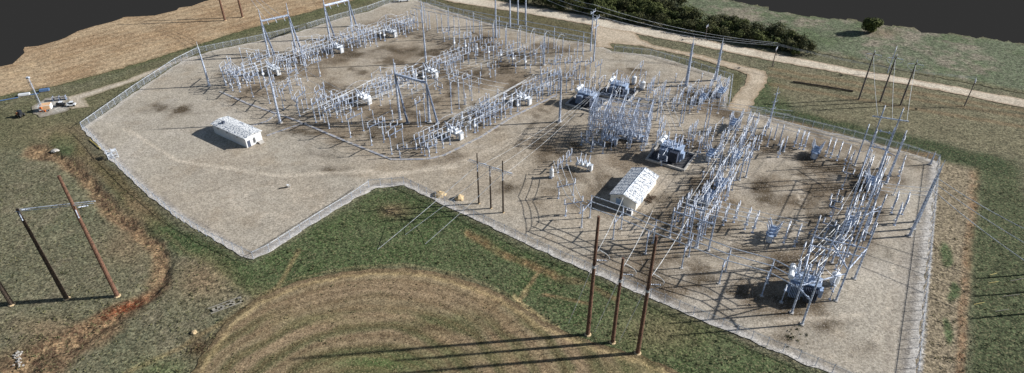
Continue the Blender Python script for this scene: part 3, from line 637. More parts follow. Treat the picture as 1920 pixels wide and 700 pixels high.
def tube_bus(pts, r, label, cat='busbar', group='rigid aluminium busbars', name='busbar', mat=None):
    o = Vector(pts[0]); m = MB().tube([Vector(p)-o for p in pts], r, 6).mesh(name, mat or ALU)
    x = ob(name, m, None, o); return tag(x, label, cat, group)
def cable(a, b, sag, label, r=.045, n=12, group='overhead conductors', name='overhead_conductor', mat=None):
    a, b = Vector(a), Vector(b); pts = [a.lerp(b, i/n)+Vector((0, 0, -sag*4*(i/n)*(1-i/n))) for i in range(n+1)]
    return tube_bus(pts, r, label, 'cable', group, name, mat or WIRE)
def arc(a, b, up, label, r=.06, group='arched jumpers over the busbars'):
    a, b = Vector(a), Vector(b); n = 8
    return tube_bus([a.lerp(b, i/n)+Vector((0, 0, up*math.sin(math.pi*i/n))) for i in range(n+1)], r, label, 'jumper', group, 'bus_jumper')

def mast(b, ty, label, r=.42, arms=False, tip=True, mat=None):
    B = W(*b); h = HT(b, ty); r0 = root('steel_mast', B, 0, label, 'mast', 'tapered steel lightning masts')
    ob('shaft', MB().cyl((0, 0, .15), (0, 0, h*.86), r, r*.5, 10).mesh('shaft', mat or STEEL), r0)
    ob('footing', MB().cyl((0, 0, 0), (0, 0, .3), r*2, r*2, 12).mesh('footing', CONC), r0)
    ob('spike', MB().cyl((0, 0, h*.86), (0, 0, h), r*.32, .04, 6).mesh('spike', ALU), r0)
    if arms:
        for k, z in enumerate((.55, .75, .97)):
            ob('bracket', MB().box((0, 0, h*z*.86), (2.0, .14, .14), .3).cyl((.9, .25, h*z*.86), (.9, .25, h*z*.86+.5), .1, .1, 5).mesh('bracket', ALU), r0)
    return B, h

mast((393, 162), 78, 'lone leaning-looking steel mast near the far left fence')
mast((525.6, 230.8), 112, 'steel mast standing beside the long white building')
mast((799, 119), -14, 'very tall slim steel mast in the middle of the back yard', .38)
mast((1019.7, 122), 54, 'stout steel mast in front of the long back busbar row', .42)
mast((1049, 229), 128, 'steel mast beside the open gravel lane in the centre', .42)
mast((1286.3, 161), 68, 'thick bracketed mast, left of the pair at the back fence', .62, True)
mast((1341, 151), 70, 'thick bracketed mast, right of the pair at the back fence', .58, True)
mast((1440, 240), 163, 'slim mast by the back fence right of the driveway', .36, True)

# lattice-like line towers along the road end of the yard
def line_pole(b, ty, label, arm=3.0, r=.35, mat=None, group='line poles near the road', arms=(1.0,), rz=None, cat='utility pole'):
    B = W(*b); h = HT(b, ty); rt = root('utility_pole', B, AZ2 if rz is None else rz, label, cat, group)
    ob('pole', MB().cyl((0, 0, 0), (0, 0, h), r, r*.62, 8).mesh('pole', mat or STEEL), rt)
    for z in arms:
        ca = ob('crossarm', MB().box((0, 0, h*z-.3), (arm*2, .22, .22)).mesh('crossarm', mat or STEEL), rt)
        im = kit('armins', lambda: MB().insul((0, 0, 0), (0, 0, 1), .9, .16, 4).mesh('insulator', PORC))
        for x in (-arm*.95, 0, arm*.95): ob('insulator', im, ca, (x, 0, h*z-.19))
    return B, h
line_pole((1107, 96), 22, 'twin-look steel pole with crossarm, rear one beside the driveway mouth', 2.0)
line_pole((1113, 115), 34, 'steel pole with crossarm, front one beside the driveway mouth', 2.0, arms=(1.0, .82))
for i, (b, t) in enumerate([((930, 70), -30), ((956.5, 52), -28), ((971, 47), -30), ((985.5, 46), -26)]):
    line_pole(b, t, f'tall steel line pole at the top of the frame, {nth(i)} from the left', 1.8, .4, group='tall line poles at the top edge')
for b, t, lab, m in (((1448, 125), 92, 'short grey roadside pole beside the driveway corner', WOODG), ((1808, 199), 153, 'short grey roadside pole on the right near the road', WOODG), ((1322, 73), 50, 'thin pole in front of the dark hedge', WOODG), ((1664, 85+52), 92, 'thin pale pole just behind the road by the grey trio', STEEL)):
    line_pole(b, t, lab, 1.1, .2, m, 'roadside poles')

# three grey timber poles with hoops beyond the back fence
TRIO = []
for i, (b, t) in enumerate([((1610, 186.6), 98.6), ((1650, 191), 106), ((1688, 197.6), 117)]):
    B = W(*b); h = HT(b, t); TRIO.append((B, h)); rt = root('grey_dead_end_pole', B, AZ1+.2, f'grey timber pole with a looped jumper near the road, {nth(i)} from the left of three', 'utility pole', 'grey timber poles beyond the back fence')
    ob('pole', MB().cyl((0, 0, 0), (0, 0, h), .3, .2, 8).mesh('pole', WOODG), rt)
    ob('string_insulator', MB().insul((.3, 0, h-.6), (1, 0, -.1), 2.0, .17, 6).insul((-.3, 0, h-.6), (-1, 0, -.1), 2.0, .17, 6).mesh('string_insulator', PORC), rt)
    pts = [Vector((-2.4*math.cos(math.pi*k/8), 0, h-.9-1.9*math.sin(math.pi*k/8))) for k in range(9)]
    ob('jumper_loop', MB().tube(pts, .06, 5).mesh('jumper_loop', WIRE), rt)
    ob('post_insulator', MB().insul((0, 0, h), (0, 0, 1), .8, .14, 4).mesh('post_insulator', PORC), rt)

# brown timber poles
def brown(b, ty, label, group, r=.42, mat=None, guy=None, hoop=True):
    B = W(*b); h = HT(b, ty); rt = root('timber_pole', B, AZ1, label, 'utility pole', group)
    ob('pole', MB().cyl((0, 0, 0), (0, 0, h), r, r*.58, 10).mesh('pole', mat or WOODM), rt)
    ob('footing', MB().lathe([(r*1.7, 0), (r*1.5, .1), (r*1.1, .2)], (0, 0, 0), n=9).mesh('footing', ROCKM), rt)
    if hoop:
        z = h*hoop
        ob('string_insulator', MB().insul((.3, .2, z), (1, .5, .05), 1.9, .17, 6).mesh('string_insulator', PORC), rt)
        pts = [Vector((.3+2.1*math.sin(math.pi*k/10)*1.0, .4+1.0*math.sin(math.pi*k/10), z-1.6+4.2*k/10)) for k in range(11)]
        ob('jumper_loop', MB().tube(pts, .055, 5).mesh('jumper_loop', WIRE), rt)
        ob('band', MB().cyl((0, 0, z-1.8), (0, 0, z-1.2), r*.9, r*.9, 10).mesh('band', WIRE), rt)
    return B, h
BP = [brown((1102, 627), 406, 'tall brown timber pole, left of the three in the foreground', 'brown poles in the foreground', .45, hoop=.66),
      brown((1148.5, 642), 484, 'shorter brown timber pole, middle of the three in the foreground', 'brown poles in the foreground', .42, hoop=.82),
      brown((1195.5, 662), 443, 'tall brown timber pole, right of the three in the foreground', 'brown poles in the foreground', .45, hoop=.62)]
for i, ((B, h), gp, frac) in enumerate(zip(BP, ((1066, 606), (1140, 549), (1192, 578)), (.62, .78, .62))):
    g = W(*gp) if i == 0 else W(*gp)+Vector((0, 0, 0))
    if i: g = B+(W(1066, 606)-BP[0][0])*.9
    cable(B+Vector((-.2, 0, h*frac)), g, 0, f'thin pale guy wire from the {("left", "middle", "right")[i]} foreground brown pole', .05, 4, 'guy wires of the foreground poles', 'guy_wire')
brown((422, 39), -60, 'brown timber pole in the stubble field at the top, left of two', 'brown poles in the stubble field', .5, hoop=None)
brown((455, 33), -60, 'brown timber pole in the stubble field at the top, right of two', 'brown poles in the stubble field', .5, hoop=None, mat=WOODM)
# left three-pole structure with one crossarm
def three_pole(bs, tops, armh, name, label, mats, r, over=1.6, start=None, tilt=0.):
    Bs = [W(*b) for b in bs]; hs = [HT(b, t) for b, t in zip(bs, tops)]; ax = (Bs[-1]-Bs[0]); rt = root(name, Bs[0], math.atan2(ax.y, ax.x), label, 'pole structure')
    inv = Matrix.Rotation(-math.atan2(ax.y, ax.x), 3, 'Z'); L = [inv @ (B-Bs[0]) for B in Bs]
    for q, h, m in zip(L, hs, mats):
        p = ob('pole', MB().cyl((0, 0, 0), (0, 0, h), r, r*.6, 10).mesh('pole', m), rt, q)
        ob('footing', MB().lathe([(r*1.6, 0), (r*1.4, .1), (r*1.1, .2)], n=8).mesh('footing', ROCKM), p)
        ob('insulator_string', MB().insul((.3, -.4, armh-.2), (.3, -.5, -.9), 1.8, .17, 6).insul((.3, .4, armh-.2), (.5, .8, -.4), 2.2, .17, 6).mesh('insulator_string', PORC), p)
    a, c = L[0]+Vector((-over, .35, armh)), L[-1]+Vector((over, .35, armh+tilt))
    if start is not None: a = L[start]+Vector((-.4, .35, armh))
    ob('crossarm', MB().cyl(a, c, .11, .11, 6).cyl(a+Vector((0, -.7, 0)), c+Vector((0, -.7, 0)), .06, .06, 6).mesh('crossarm', ALU), rt)
    return Bs, hs, armh
LH = HT((125, 560), 395)
three_pole([(22, 571), (125, 560), (220, 555)], [430, 392, 330], LH, 'three_pole_structure', 'brown three-pole line structure with a pale crossarm on the left grass', [WOODK, WOODK, WOODM], .5, 4.2, 1, 1.1)
MB3 = three_pole([(898, 382), (920.5, 391), (943.5, 399)], [288, 312, 302], HT((943.5, 399), 322), 'three_pole_structure', 'dark three-pole line structure with a pale crossarm inside the fence bend', [WOODK]*3, .26, 2.8)

# ------------------------------------------------------------------ A-frame gantries
def gantry(legs, joints, tops, label, r=.36):
    """legs: per A-frame two foot points; joints/tops: picture rows of the apex and the spike"""
    A0 = (W(*legs[0][0])+W(*legs[0][1]))/2; A1 = (W(*legs[1][0])+W(*legs[1][1]))/2
    rt = root('dead_end_gantry', A0, 0, label, 'gantry', 'A-frame gantries')
    ap = []
    for (f0, f1), jy, ty in zip(legs, joints, tops):
        a, b = W(*f0)-A0, W(*f1)-A0; a.z = b.z = 0
        hj = HT(f0, jy); top = Vector((a.x, a.y, hj)); ap.append(top)
        ht = HT(f0, ty)
        ob('front_leg', MB().cyl(a, top+Vector((0, 0, -.2)), r, r*.7, 8).mesh('front_leg', STEEL), rt)
        ob('back_leg', MB().cyl(b, top, r*.9, r*.6, 8).mesh('back_leg', STEELD), rt)
        ob('mast', MB().cyl(top, (a.x, a.y, ht), r*.62, .1, 8).mesh('mast', STEEL), rt)
        ob('footing', MB().box(a+Vector((0, 0, .1)), (1.4, 1.4, .3)).box(b+Vector((0, 0, .1)), (1.4, 1.4, .3)).mesh('footing', CONC), rt)
    ob('beam', MB().cyl(ap[0], ap[1], r*1.05, r*1.05, 8).mesh('beam', STEEL), rt)
    im = kit('gins', lambda: MB().insul((0, 0, 0), (.4, -.6, -.55), 2.2, .17, 7).mesh('strain_insulator', PORC))
    for k in (.2, .5, .8): ob('strain_insulator', im, rt, ap[0].lerp(ap[1], k))
    return [A0+ap[0].lerp(ap[1], k) for k in (.2, .5, .8)]
G1 = gantry([((505, 107), (515.5, 104.5)), ((555, 97), (568.5, 105))], (40, 29), (18, 6), 'A-frame gantry at the back left corner of the equipment', .42)
G2 = gantry([((618.5, 74), (628, 72)), ((660, 50), (668.5, 49))], (11, 0), (-16, -26), 'A-frame gantry cut by the top edge of the frame', .42)
G3 = gantry([((750.4, 225), (764.5, 231)), ((805.6, 229.5), (820.6, 232))], (139, 155.5), (111, 127), 'blue-grey A-frame gantry in the centre of the left yard', .42)

# ------------------------------------------------------------------ left yard
LB = [((515, 137), 'light grey circuit breaker nearest the far left mast'), ((633, 96), 'light grey circuit breaker in front of the two back gantries'), ((733, 67), 'light grey circuit breaker in the back string farthest to the right'),
      ((683, 191), 'bright white circuit breaker in the middle string left of the central gantry'), ((808, 142), 'light grey circuit breaker at the foot of the very tall slim mast'),
      ((852, 256), 'light grey circuit breaker right of the central gantry beside the blue trench'), ((980, 192), 'light grey circuit breaker near the right end of the front string')]
AZL = AZ2-.2
for (b, lab) in LB:
    place('circuit_breaker', k_breaker(1.0, WPAINT if lab.startswith('bright') else GREYP), W(*b), AZL, lab, 'circuit breaker', 'circuit breakers in the left yard')
dirL = Vector((math.cos(AZL), math.sin(AZL), 0)); perpL = Vector((-math.sin(AZL), math.cos(AZL), 0))
names = ['left of the far left breaker', 'between the back left breakers', 'behind the back breakers']
def string_of(ctr, offs, desc, w=3.0):
    c = W(*ctr); k = 0; tot = len(offs)*3
    items = []
    for o, kind, h in offs:
        for j in (-1, 0, 1): items.append((c+dirL*(o+random.uniform(-.7, .7))+perpL*(j*w+random.uniform(-.3, .3)), kind, round(h+random.choice((-.4, 0, 0, .3)), 1)))
    for kind in ('s', 'p', 'c', 'l'):
        its = sorted([i for i in items if i[1] == kind], key=lambda t: PIX(t[0].x, t[0].y)[0])
        for i, (q, _, h) in enumerate(its):
            if kind == 's': place('disconnect_switch', k_switch(h, 3.6, 3, 2), q, AZL, f'disconnect switch, {nth(i)} from left {desc}', 'switch', 'disconnect switches '+desc)
            elif kind == 'l': place('disconnect_switch', k_switch(h, 2.8, 2, 1), q, AZL, f'single-leg switch, {nth(i)} from left {desc}', 'switch', 'single-leg switches '+desc)
            elif kind == 'p': place('bus_support_post', k_post(h), q, AZL, f'bus post, {nth(i)} from left {desc}', 'post', 'bus support posts '+desc)
            else: place('instrument_transformer', k_ct(h), q, AZL, f'slim transformer, {nth(i)} from left {desc}', 'instrument transformer', 'instrument transformers '+desc)
    so_ = sorted(offs)
    for gi, ((o1, _, h1), (o2, _, h2)) in enumerate(zip(so_[:-1], so_[1:])):
        for j in (-1, 0, 1):
            arc(c+dirL*(o1+1.2)+perpL*j*w+Vector((0, 0, h1+.1)), c+dirL*(o2-1.2)+perpL*j*w+Vector((0, 0, h2+.1)), random.uniform(.5, 1.6), f'curved jumper, {("middle", "rear", "front")[j]} line, {nth(gi)} gap, {desc}', .045, 'curved jumpers '+desc)
    lo, hi = min(o for o, _, _ in offs), max(o for o, _, _ in offs)
    for j, nm in zip((-1, 0, 1), ('rear', 'middle', 'front')[::1]):
        nm = {-1: 'front', 0: 'middle', 1: 'rear'}[j]
        for s_, e_, sd in ((lo, -3, 'near'), (3, hi, 'far')):
            if abs(e_-s_) < 4 or (s_ < 0 and e_ > 0): continue
            a, b = c+dirL*s_+perpL*j*w, c+dirL*e_+perpL*j*w
            tube_bus([a+Vector((0, 0, 4.9)), b+Vector((0, 0, 4.9))], .07, f'{nm} low busbar, {sd} half, {desc}')
string_of((515, 137), [(-16, 's', 7.2), (-11, 's', 5.0), (-6, 'c', 4.8), (6, 's', 5.0), (11, 'p', 6.0)], 'beside the breaker nearest the far left mast')
string_of((633, 96), [(-12, 's', 5.0), (-6, 's', 5.0), (6, 's', 5.0), (11, 's', 7.0), (-17, 'p', 7.5)], 'beside the breaker below the back gantries')
string_of((733, 67), [(-11, 's', 5.0), (-6, 'c', 4.8), (6, 's', 5.0), (11, 's', 5.0), (-16, 'p', 7.5)], 'beside the rightmost back breaker')
string_of((683, 191), [(-12, 's', 6.6), (-6, 's', 5.0), (6, 's', 5.0), (11, 's', 5.6), (-18, 'p', 7.0)], 'beside the bright breaker left of the central gantry')
string_of((808, 142), [(-11, 's', 5.0), (-6, 'c', 4.8), (6, 's', 5.0), (11, 's', 5.4), (17, 'p', 6.5)], 'beside the breaker under the very tall mast')
string_of((852, 256), [(-12, 's', 5.0), (-6, 's', 5.0), (6, 'c', 4.8), (11, 's', 5.0), (16, 's', 5.4)], 'beside the breaker right of the central gantry')
string_of((980, 192), [(-11, 's', 5.0), (-6, 'c', 4.8), (6, 's', 5.0), (11, 's', 5.2), (16, 'p', 7.0)], 'beside the rightmost front breaker')

# switch portals along the near left edge of the left yard
def portal(a, b, h, label, group, n=3):
    A, B = W(*a), W(*b); ax = B-A; L = ax.length
    return place('switch_portal', k_switch(round(h, 1), round(L+.8, 1), n, 2), (A+B)/2, math.atan2(ax.y, ax.x), label, 'switch frame', group)
PT = [((423, 160), (440, 146)), ((450, 172.5), (462.5, 157)), ((474.7, 182), (490, 166)), ((506, 194), (520, 181)), ((532.5, 205), (547.5, 186)), ((562, 217.5), (577, 204)), ((592.5, 229.6), (606, 217)), ((617.5, 241), (641.5, 229)), ((657.4, 257.5), (682, 245.5)), ((697, 272.5), (720.4, 262)), ((734.5, 289), (757, 276))]
for i, (a, b) in enumerate(PT):
    portal(a, b, 8.0, f'tall steel switch frame, {nth(i)} from the left along the near trench', 'tall switch frames along the near trench')
portal((750, 296), (797, 292), 4.6, 'low wide beam frame at the front of the left yard', None, 4)
PT2 = [((478, 142), (492, 131)), ((547.5, 170), (560, 160)), ((598.5, 205), (612, 195)), ((784, 238), (798, 228)), ((847, 212), (861, 204)), ((871, 196), (885, 188)), ((902, 226), (916, 218)), ((920, 232), (934, 221)), ((1032, 178), (1046, 170))]
for i, (a, b) in enumerate(PT2):
    portal(a, b, (8, 8, 8, 10, 14, 11, 8, 7, 9)[i], f'inner steel switch frame, {nth(i)} from the left between the breaker strings', 'inner switch frames')
# tall strain wires across the left yard
hz = lambda p, z: W(*p)+Vector((0, 0, z))
def fanout(a, za, b, zb, desc, off=D2*3.2, sag=.6, r=.05):
    A, B = W(*a), W(*b)
    for j in (-1, 0, 1):
        nm = {-1: 'front', 0: 'middle', 1: 'rear'}[j]
        cable(A+off*j+Vector((0, 0, za)), B+off*j+Vector((0, 0, zb)), sag, f'{nm} of three conductors {desc}', r)
fanout((845, 212), 14, (760, 228), 9, 'sloping from the tall inner frame to the central gantry')
fanout((850, 212), 14, (945, 205), 8, 'sloping down right from the tall inner frame')
fanout((520, 150), 9, (640, 215), 7, 'over the left switch frames')
fanout((440, 160), 8, (735, 285), 8, 'along the tall frames by the near trench', D2*1.2, .2, .03)
fanout((590, 240), 7, (700, 185), 7, 'towards the bright breaker')
fanout((645, 240), 7, (770, 190), 7, 'under the central gantry left half')
fanout((860, 245), 6, (985, 180), 6, 'along the front string')
# back bus: three rigid tubes on two staggered rows of posts
r1 = line_px((801, 57), (1066, 120), 13); r2 = line_px((784, 50), (1082, 111), 13)
posts_row(r1, 7.6, 'in the front row of the long back busbar', group='front row posts of the back busbar'); posts_row(r2, 7.6, 'in the rear row of the long back busbar', group='rear row posts of the back busbar')
dB = (r2[-1]-r2[0]).normalized(); pB = Vector((-dB.y, dB.x, 0))
for j, z, nm in ((0, 7.8, 'front'), (2.6, 8.2, 'middle'), (5.4, 9.2, 'rear')):
    tube_bus([r2[0]-dB*3+pB*j+Vector((0, 0, z)), r2[-1]+dB*3+pB*j+Vector((0, 0, z))], .11, f'{nm} long aluminium busbar at the back of the left yard')
posts_row([q+pB*5.4 for q in r2[::2]], 9.0, 'behind the long back busbar rows', group='third row posts of the back busbar')
for i in range(0, 12):
    a, b = r1[i]+Vector((0, 0, 7.6)), r2[i]+Vector((0, 0, 7.6))
    arc(a, b+pB*1.5, 1.9, f'arched jumper over the back busbar, {nth(i)} from the left')
SW = line_px((838, 76), (1000, 120), 9)
for i, q in enumerate(SW):
    place('disconnect_switch', k_switch(5.4, 3.6, 3, 2), q, AZL, f'disconnect switch, {nth(i)} from the left in the row before the back busbar', 'switch', 'switches before the back busbar')
for i, q in enumerate(line_px((852, 92), (985, 128), 7)):
    place('instrument_transformer', k_ct(4.8), q, AZL, f'instrument transformer, {nth(i)} from the left in the row before the back busbar', 'instrument transformer', 'instrument transformers before the back busbar')
for i, q in enumerate(line_px((1045, 140), (1120, 150), 5)+line_px((1020, 165), (1090, 175), 4)):
    place('disconnect_switch', k_switch(7.4, 3.6, 3, 2), q, AZL, f'raised disconnect switch, {nth(i)} in the cluster right of the stout mast', 'switch', 'switches right of the stout mast')

# cable trenches: pale covers lying on the gravel
def trench(pts, w, label):
    P = [W(*p) for p in pts]; m = MB(); o = P[0]
    for a, b in zip(P[:-1], P[1:]):
        ax = (b-a); n = max(1, int(ax.length/1.6)); ang = math.atan2(ax.y, ax.x)
        for i in range(n):
            q = a.lerp(b, (i+.5)/n)-o; m.box((q.x, q.y, .10), (ax.length/n*.96, w, .12), ang)
    x = ob('cable_trench', m.mesh('cable_trench', TRENCH), None, o); tag(x, label, 'cable trench', 'covered cable trenches')
trench([(412, 172), (465, 195), (560, 228), (640, 262), (735, 300)], .8, 'pale blue cable trench along the near side of the switch frames')
trench([(736, 300), (800, 299), (832, 292), (900, 258), (960, 220), (1045, 178)], .8, 'pale blue cable trench curving from the front frames to the upper right')
trench([(468, 238), (500, 228), (522, 212)], .6, 'short cable trench behind the long white building')
trench([(500, 255), (552, 237), (575, 230)], .6, 'short cable trench leaving the right end of the long white building')

# ------------------------------------------------------------------ transformers
def transformer(b, rz, label, s=1.0, pit=True, body=None, rad=None):
    rt = root('power_transformer', W(*b), rz, label, 'transformer', 'power transformers')
    body = body or TPAINT; rad = rad or DARKP
    if pit:
        m = MB()
        for (cx, cy, dx, dy) in ((0, -4.2, 10, .4), (0, 4.2, 10, .4), (-4.8, 0, .4, 8.0), (4.8, 0, .4, 8.0)): m.box((cx*s, cy*s, .3), (dx*s, dy*s, .6))
        ob('bund_wall', m.mesh('bund_wall', CONC), rt)
        ob('oil_pit', MB().box((0, 0, .05), (9.2*s, 8.0*s, .08)).mesh('oil_pit', PITG), rt)
    tk = MB().box((0, 0, 2.0*s), (5.0*s, 2.6*s, 3.0*s)).box((0, 0, 3.56*s), (5.3*s, 2.9*s, .14*s)).box((0, 0, .3*s), (5.2*s, 2.2*s, .36*s))
    for i in range(7): tk.box((-2.1*s+i*.7*s, 0, 2.0*s), (.14*s, 2.8*s, 2.9*s))
    ob('tank', tk.mesh('tank', body), rt)
    for sy in (-1, 1):
        for sx in (-1, 1):
            m = MB()
            for i in range(8): m.box((sx*(.35+i*.27)*s, sy*2.2*s, 2.0*s), (.09*s, 1.4*s, 2.6*s))
            m.box((sx*1.3*s, sy*1.55*s, 3.1*s), (2.2*s, .3*s, .2*s)).box((sx*1.3*s, sy*1.55*s, .9*s), (2.2*s, .3*s, .2*s))
            ob('radiator', m.mesh('radiator', rad if sx > 0 else body), rt)
    ob('conservator', MB().lathe([(.3*s, -1.9*s), (.55*s, -1.8*s), (.55*s, 1.8*s), (.3*s, 1.9*s)], (-2.7*s, 0, 4.4*s), (0, 1, 0), 10).box((-2.7*s, 1.2*s, 3.7*s), (.2, .2, .9*s)).box((-2.7*s, -1.2*s, 3.7*s), (.2, .2, .9*s)).mesh('conservator', WPAINT), rt)
    for i in (-1, 0, 1):
        ob('high_voltage_bushing', MB().cyl((i*1.5*s, .5*s, 3.6*s), (i*1.55*s, .6*s, 4.1*s), .3*s, .26*s, 8).insul((i*1.55*s, .6*s, 4.1*s), (i*.1, .25, 1), 2.3*s, .26*s, 8).mesh('high_voltage_bushing', PORC), rt)
        ob('low_voltage_bushing', MB().insul((i*1.2*s, -.7*s, 3.6*s), (i*.08, -.25, 1), 1.4*s, .2*s, 6).mesh('low_voltage_bushing', PORC), rt)
    ob('control_cabinet', MB().box((2.9*s, -.3*s, 1.7*s), (.6*s, 1.3*s, 1.7*s)).mesh('control_cabinet', body), rt)
    ob('surge_arrester', MB().insul((1.9*s, 1.2*s, 3.6*s), (0, 0, 1), 1.5*s, .16*s, 5).insul((.9*s, 1.25*s, 3.6*s), (0, 0, 1), 1.5*s, .16*s, 5).mesh('surge_arrester', PORC), rt)
transformer((1100, 194), AZ1, 'pale blue transformer in a dark pit behind the lattice switch rack', 1.15)
transformer((1160, 176), AZ1+.05, 'long dark-finned transformer behind the lattice switch rack', 1.1)
transformer((1258, 296), AZ1+.0, 'blue-grey transformer above the cream gabled building', 1.2)
transformer((1503, 550), AZ1+.1, 'near transformer under the tall gantry on the lower right', 1.2, False)
# white drum tanks beside transformers
def drum(b, label, rr_=.9, L=2.4, z=1.6, rz=AZ2):
    rt = root('oil_drum_tank', W(*b), rz, label, 'tank', 'white drum tanks')
    ob('tank', MB().lathe([(.5*rr_, -L/2), (rr_, -L/2+.2), (rr_, L/2-.2), (.5*rr_, L/2)], (0, 0, z), (0, 0, 1), 12).mesh('tank', WPAINT), rt)
    ob('support', MB().box((-.5, 0, .25), (.25, 1.0, .5)).box((.5, 0, .25), (.25, 1, .5)).mesh('support', STEEL), rt)
    ob('bushing', MB().insul((0, 0, z+L/2), (0, 0, 1), 1.0, .2, 4).mesh('bushing', PORC), rt)
drum((1562, 533), 'white upright drum tank right of the near transformer', 1.0, 2.8, 1.9)
drum((1204, 168), 'white drum tank right of the long dark-finned transformer', .9, 2.6, 1.8)
drum((1188, 158), 'white drum tank behind the long dark-finned transformer', .9, 2.6, 1.8)
drum((1034, 333), 'white upright drum tank left of the small loop of equipment', .6, 2.6, 1.6)

# ------------------------------------------------------------------ lattice rack and portal frames
def rack(c, nx, ny, sx, sy, levels, label, rz, ins=True, r=.13, name='lattice_switch_rack', mat=None):
    rt = root(name, W(*c), rz, label, 'steel rack'); mat = mat or STEEL
    top = levels[-1]
    col = MB()
    for dx, dy in ((-.22, -.22), (.22, -.22), (.22, .22), (-.22, .22)): col.cyl((dx, dy, 0), (dx, dy, top), .05, .05, 4)
    k = 0; z = .3
    while z < top-.7:
        s_ = 1 if k % 2 else -1
        for a, b in (((-.22*s_, -.22), (.22*s_, -.22)), ((.22, -.22*s_), (.22, .22*s_)), ((.22*s_, .22), (-.22*s_, .22)), ((-.22, .22*s_), (-.22, -.22*s_))):
            col.cyl((a[0], a[1], z), (b[0], b[1], z+.7), .03, .03, 3)
        z += .7; k += 1
    cm = col.mesh('lattice_column', mat)
    X = [(-(nx-1)/2+i)*sx for i in range(nx)]; Y = [(-(ny-1)/2+i)*sy for i in range(ny)]
    for x in X:
        for y in Y: ob('lattice_column', cm, rt, (x, y, 0))
    def truss(a, b):
        a, b = Vector(a), Vector(b); m = MB(); up = Vector((0, 0, .5)); m.cyl(a, b, .06, .06, 4); m.cyl(a+up, b+up, .06, .06, 4); n = max(2, int((b-a).length/.9))
        for i in range(n):
            p, q = a.lerp(b, i/n), a.lerp(b, (i+1)/n)
            m.cyl(p if i % 2 else p+up, q+up if i % 2 else q, .035, .035, 3)
        return m.mesh('truss_beam', mat)
    im = kit('rins', lambda: MB().insul((0, 0, 0), (0, 0, 1), 1.2, .19, 5).mesh('insulator', PORC)); im2 = kit('rins2', lambda: MB().insul((0, 0, 0), (0, 0, -1), 1.2, .19, 5).mesh('hanging_insulator', PORC))
    n_i = 0
    for lv in levels:
        for y in Y: ob('truss_beam', truss((X[0], y, lv-.5), (X[-1], y, lv-.5)), rt)
        for x in X: ob('truss_beam', truss((x, Y[0], lv-.5), (x, Y[-1], lv-.5)), rt)
        if ins:
            for y in Y:
                for i in range((nx-1)*2+1):
                    if n_i < 90: n_i += 1; ob('insulator' if i % 2 else 'hanging_insulator', im if i % 2 else im2, rt, (X[0]+i*sx/2+.3, y+.25, lv if i % 2 else lv-.55))
        bb = MB()
        for o in (-.8, 0, .8):
            bb.cyl((X[0]-1, o*sy*.45*(ny-1)/1.2, lv+1.2), (X[-1]+1, o*sy*.45*(ny-1)/1.2, lv+1.2), .055, .055, 5)
        ob('bus_tube', bb.mesh('bus_tube', ALU), rt)
    sw = kit('rswitch', lambda: MB().insul((-.7, 0, 0), (0, 0, 1), .9, .15, 4).insul((.7, 0, 0), (0, 0, 1), .9, .15, 4).cyl((-.8, 0, .95), (.6, 0, 1.4), .05, .05, 4).mesh('rack_switch', PORC))
    for x0, x1 in zip(X[:-1], X[1:]):
        for y0, y1 in zip(Y[:-1], Y[1:]):
            for t in (.3, .7): ob('rack_switch', sw, rt, ((x0+x1)/2, y0+(y1-y0)*t, levels[0]))
    return rt
rack((1160, 258), 5, 4, 4.3, 3.9, (3.6, 6.4, 9.2, 11.6), 'dense lattice steel switch rack in the centre of the right yard', AZ1+.25)
for i, (b, s) in enumerate([((1140, 268), .9), ((1168, 258), .9), ((1190, 262), .9), ((1150, 248), .9)]):
    place('circuit_breaker', k_breaker(.8, TPAINT), W(*b), AZ2, f'small pale breaker inside the lattice rack, {nth(i)} listed from the near left', 'circuit breaker', 'breakers inside the lattice rack')
# low frame in front of the rack
portal((1090, 272), (1108, 285), 4.2, 'low beam frame at the near left foot of the lattice rack, left one', 'low frames by the lattice rack')
portal((1112, 278), (1130, 288), 4.2, 'low beam frame at the near left foot of the lattice rack, right one', 'low frames by the lattice rack')
for i, q in enumerate([(1231, 226), (1237, 223), (1274, 237), (1280, 231), (1321, 242), (1327, 238)]): pass
posts_row([(1231, 226), (1238, 222), (1274, 237), (1280, 231), (1319, 250), (1326, 242)], 8.6, 'in the paired row right of the lattice rack', group='paired posts right of the lattice rack')
fanout((1225, 226), 8.8, (1470, 262), 8.8, 'over the paired posts right of the lattice rack', D2*2.6, .3, .06)
# small equipment cluster between the brown trio and the cream building
place('circuit_breaker', k_breaker(.8), W(1093, 316), AZ2, 'light grey circuit breaker in the small loop left of the cream building', 'circuit breaker')
L1 = [(1044, 326), (1050, 334), (1076, 320)]
for i, q in enumerate([(1050, 320), (1066, 306)]): place('disconnect_switch', k_switch(4.2, 3.2, 3, 2), W(*q), AZ2, ['disconnect switch beside the drum tank left of the cream building', 'disconnect switch at the back of the small loop of equipment'][i], 'switch')
for i, (a, b, h) in enumerate([((1047, 372), (1074, 366), 5.4), ((1060, 405), (1088, 400), 5.4)]):
    portal(a, b, h, ['beam frame under the drooping cables, upper one', 'beam frame under the drooping cables, lower one'][i], 'beam frames under the drooping cables')
for j in (-1, 0, 1):
    nm = {-1: 'left', 0: 'middle', 1: 'right'}[j]; o = D1*j*2.3
    cable(W(1050, 328)+o+Vector((0, 0, 4)), W(1060, 369)+o+Vector((0, 0, 5.6)), .15, f'{nm} drooping cable above the upper beam frame', .07)
    cable(W(1060, 369)+o+Vector((0, 0, 5.6)), W(1074, 403)+o+Vector((0, 0, 5.6)), .2, f'{nm} drooping cable between the two beam frames', .07)
    cable(W(1074, 403)+o+Vector((0, 0, 5.6)), W(1092, 428)+D2*j*1.6+Vector((0, 0, 7)), .2, f'{nm} drooping cable to the long near busbar', .07)
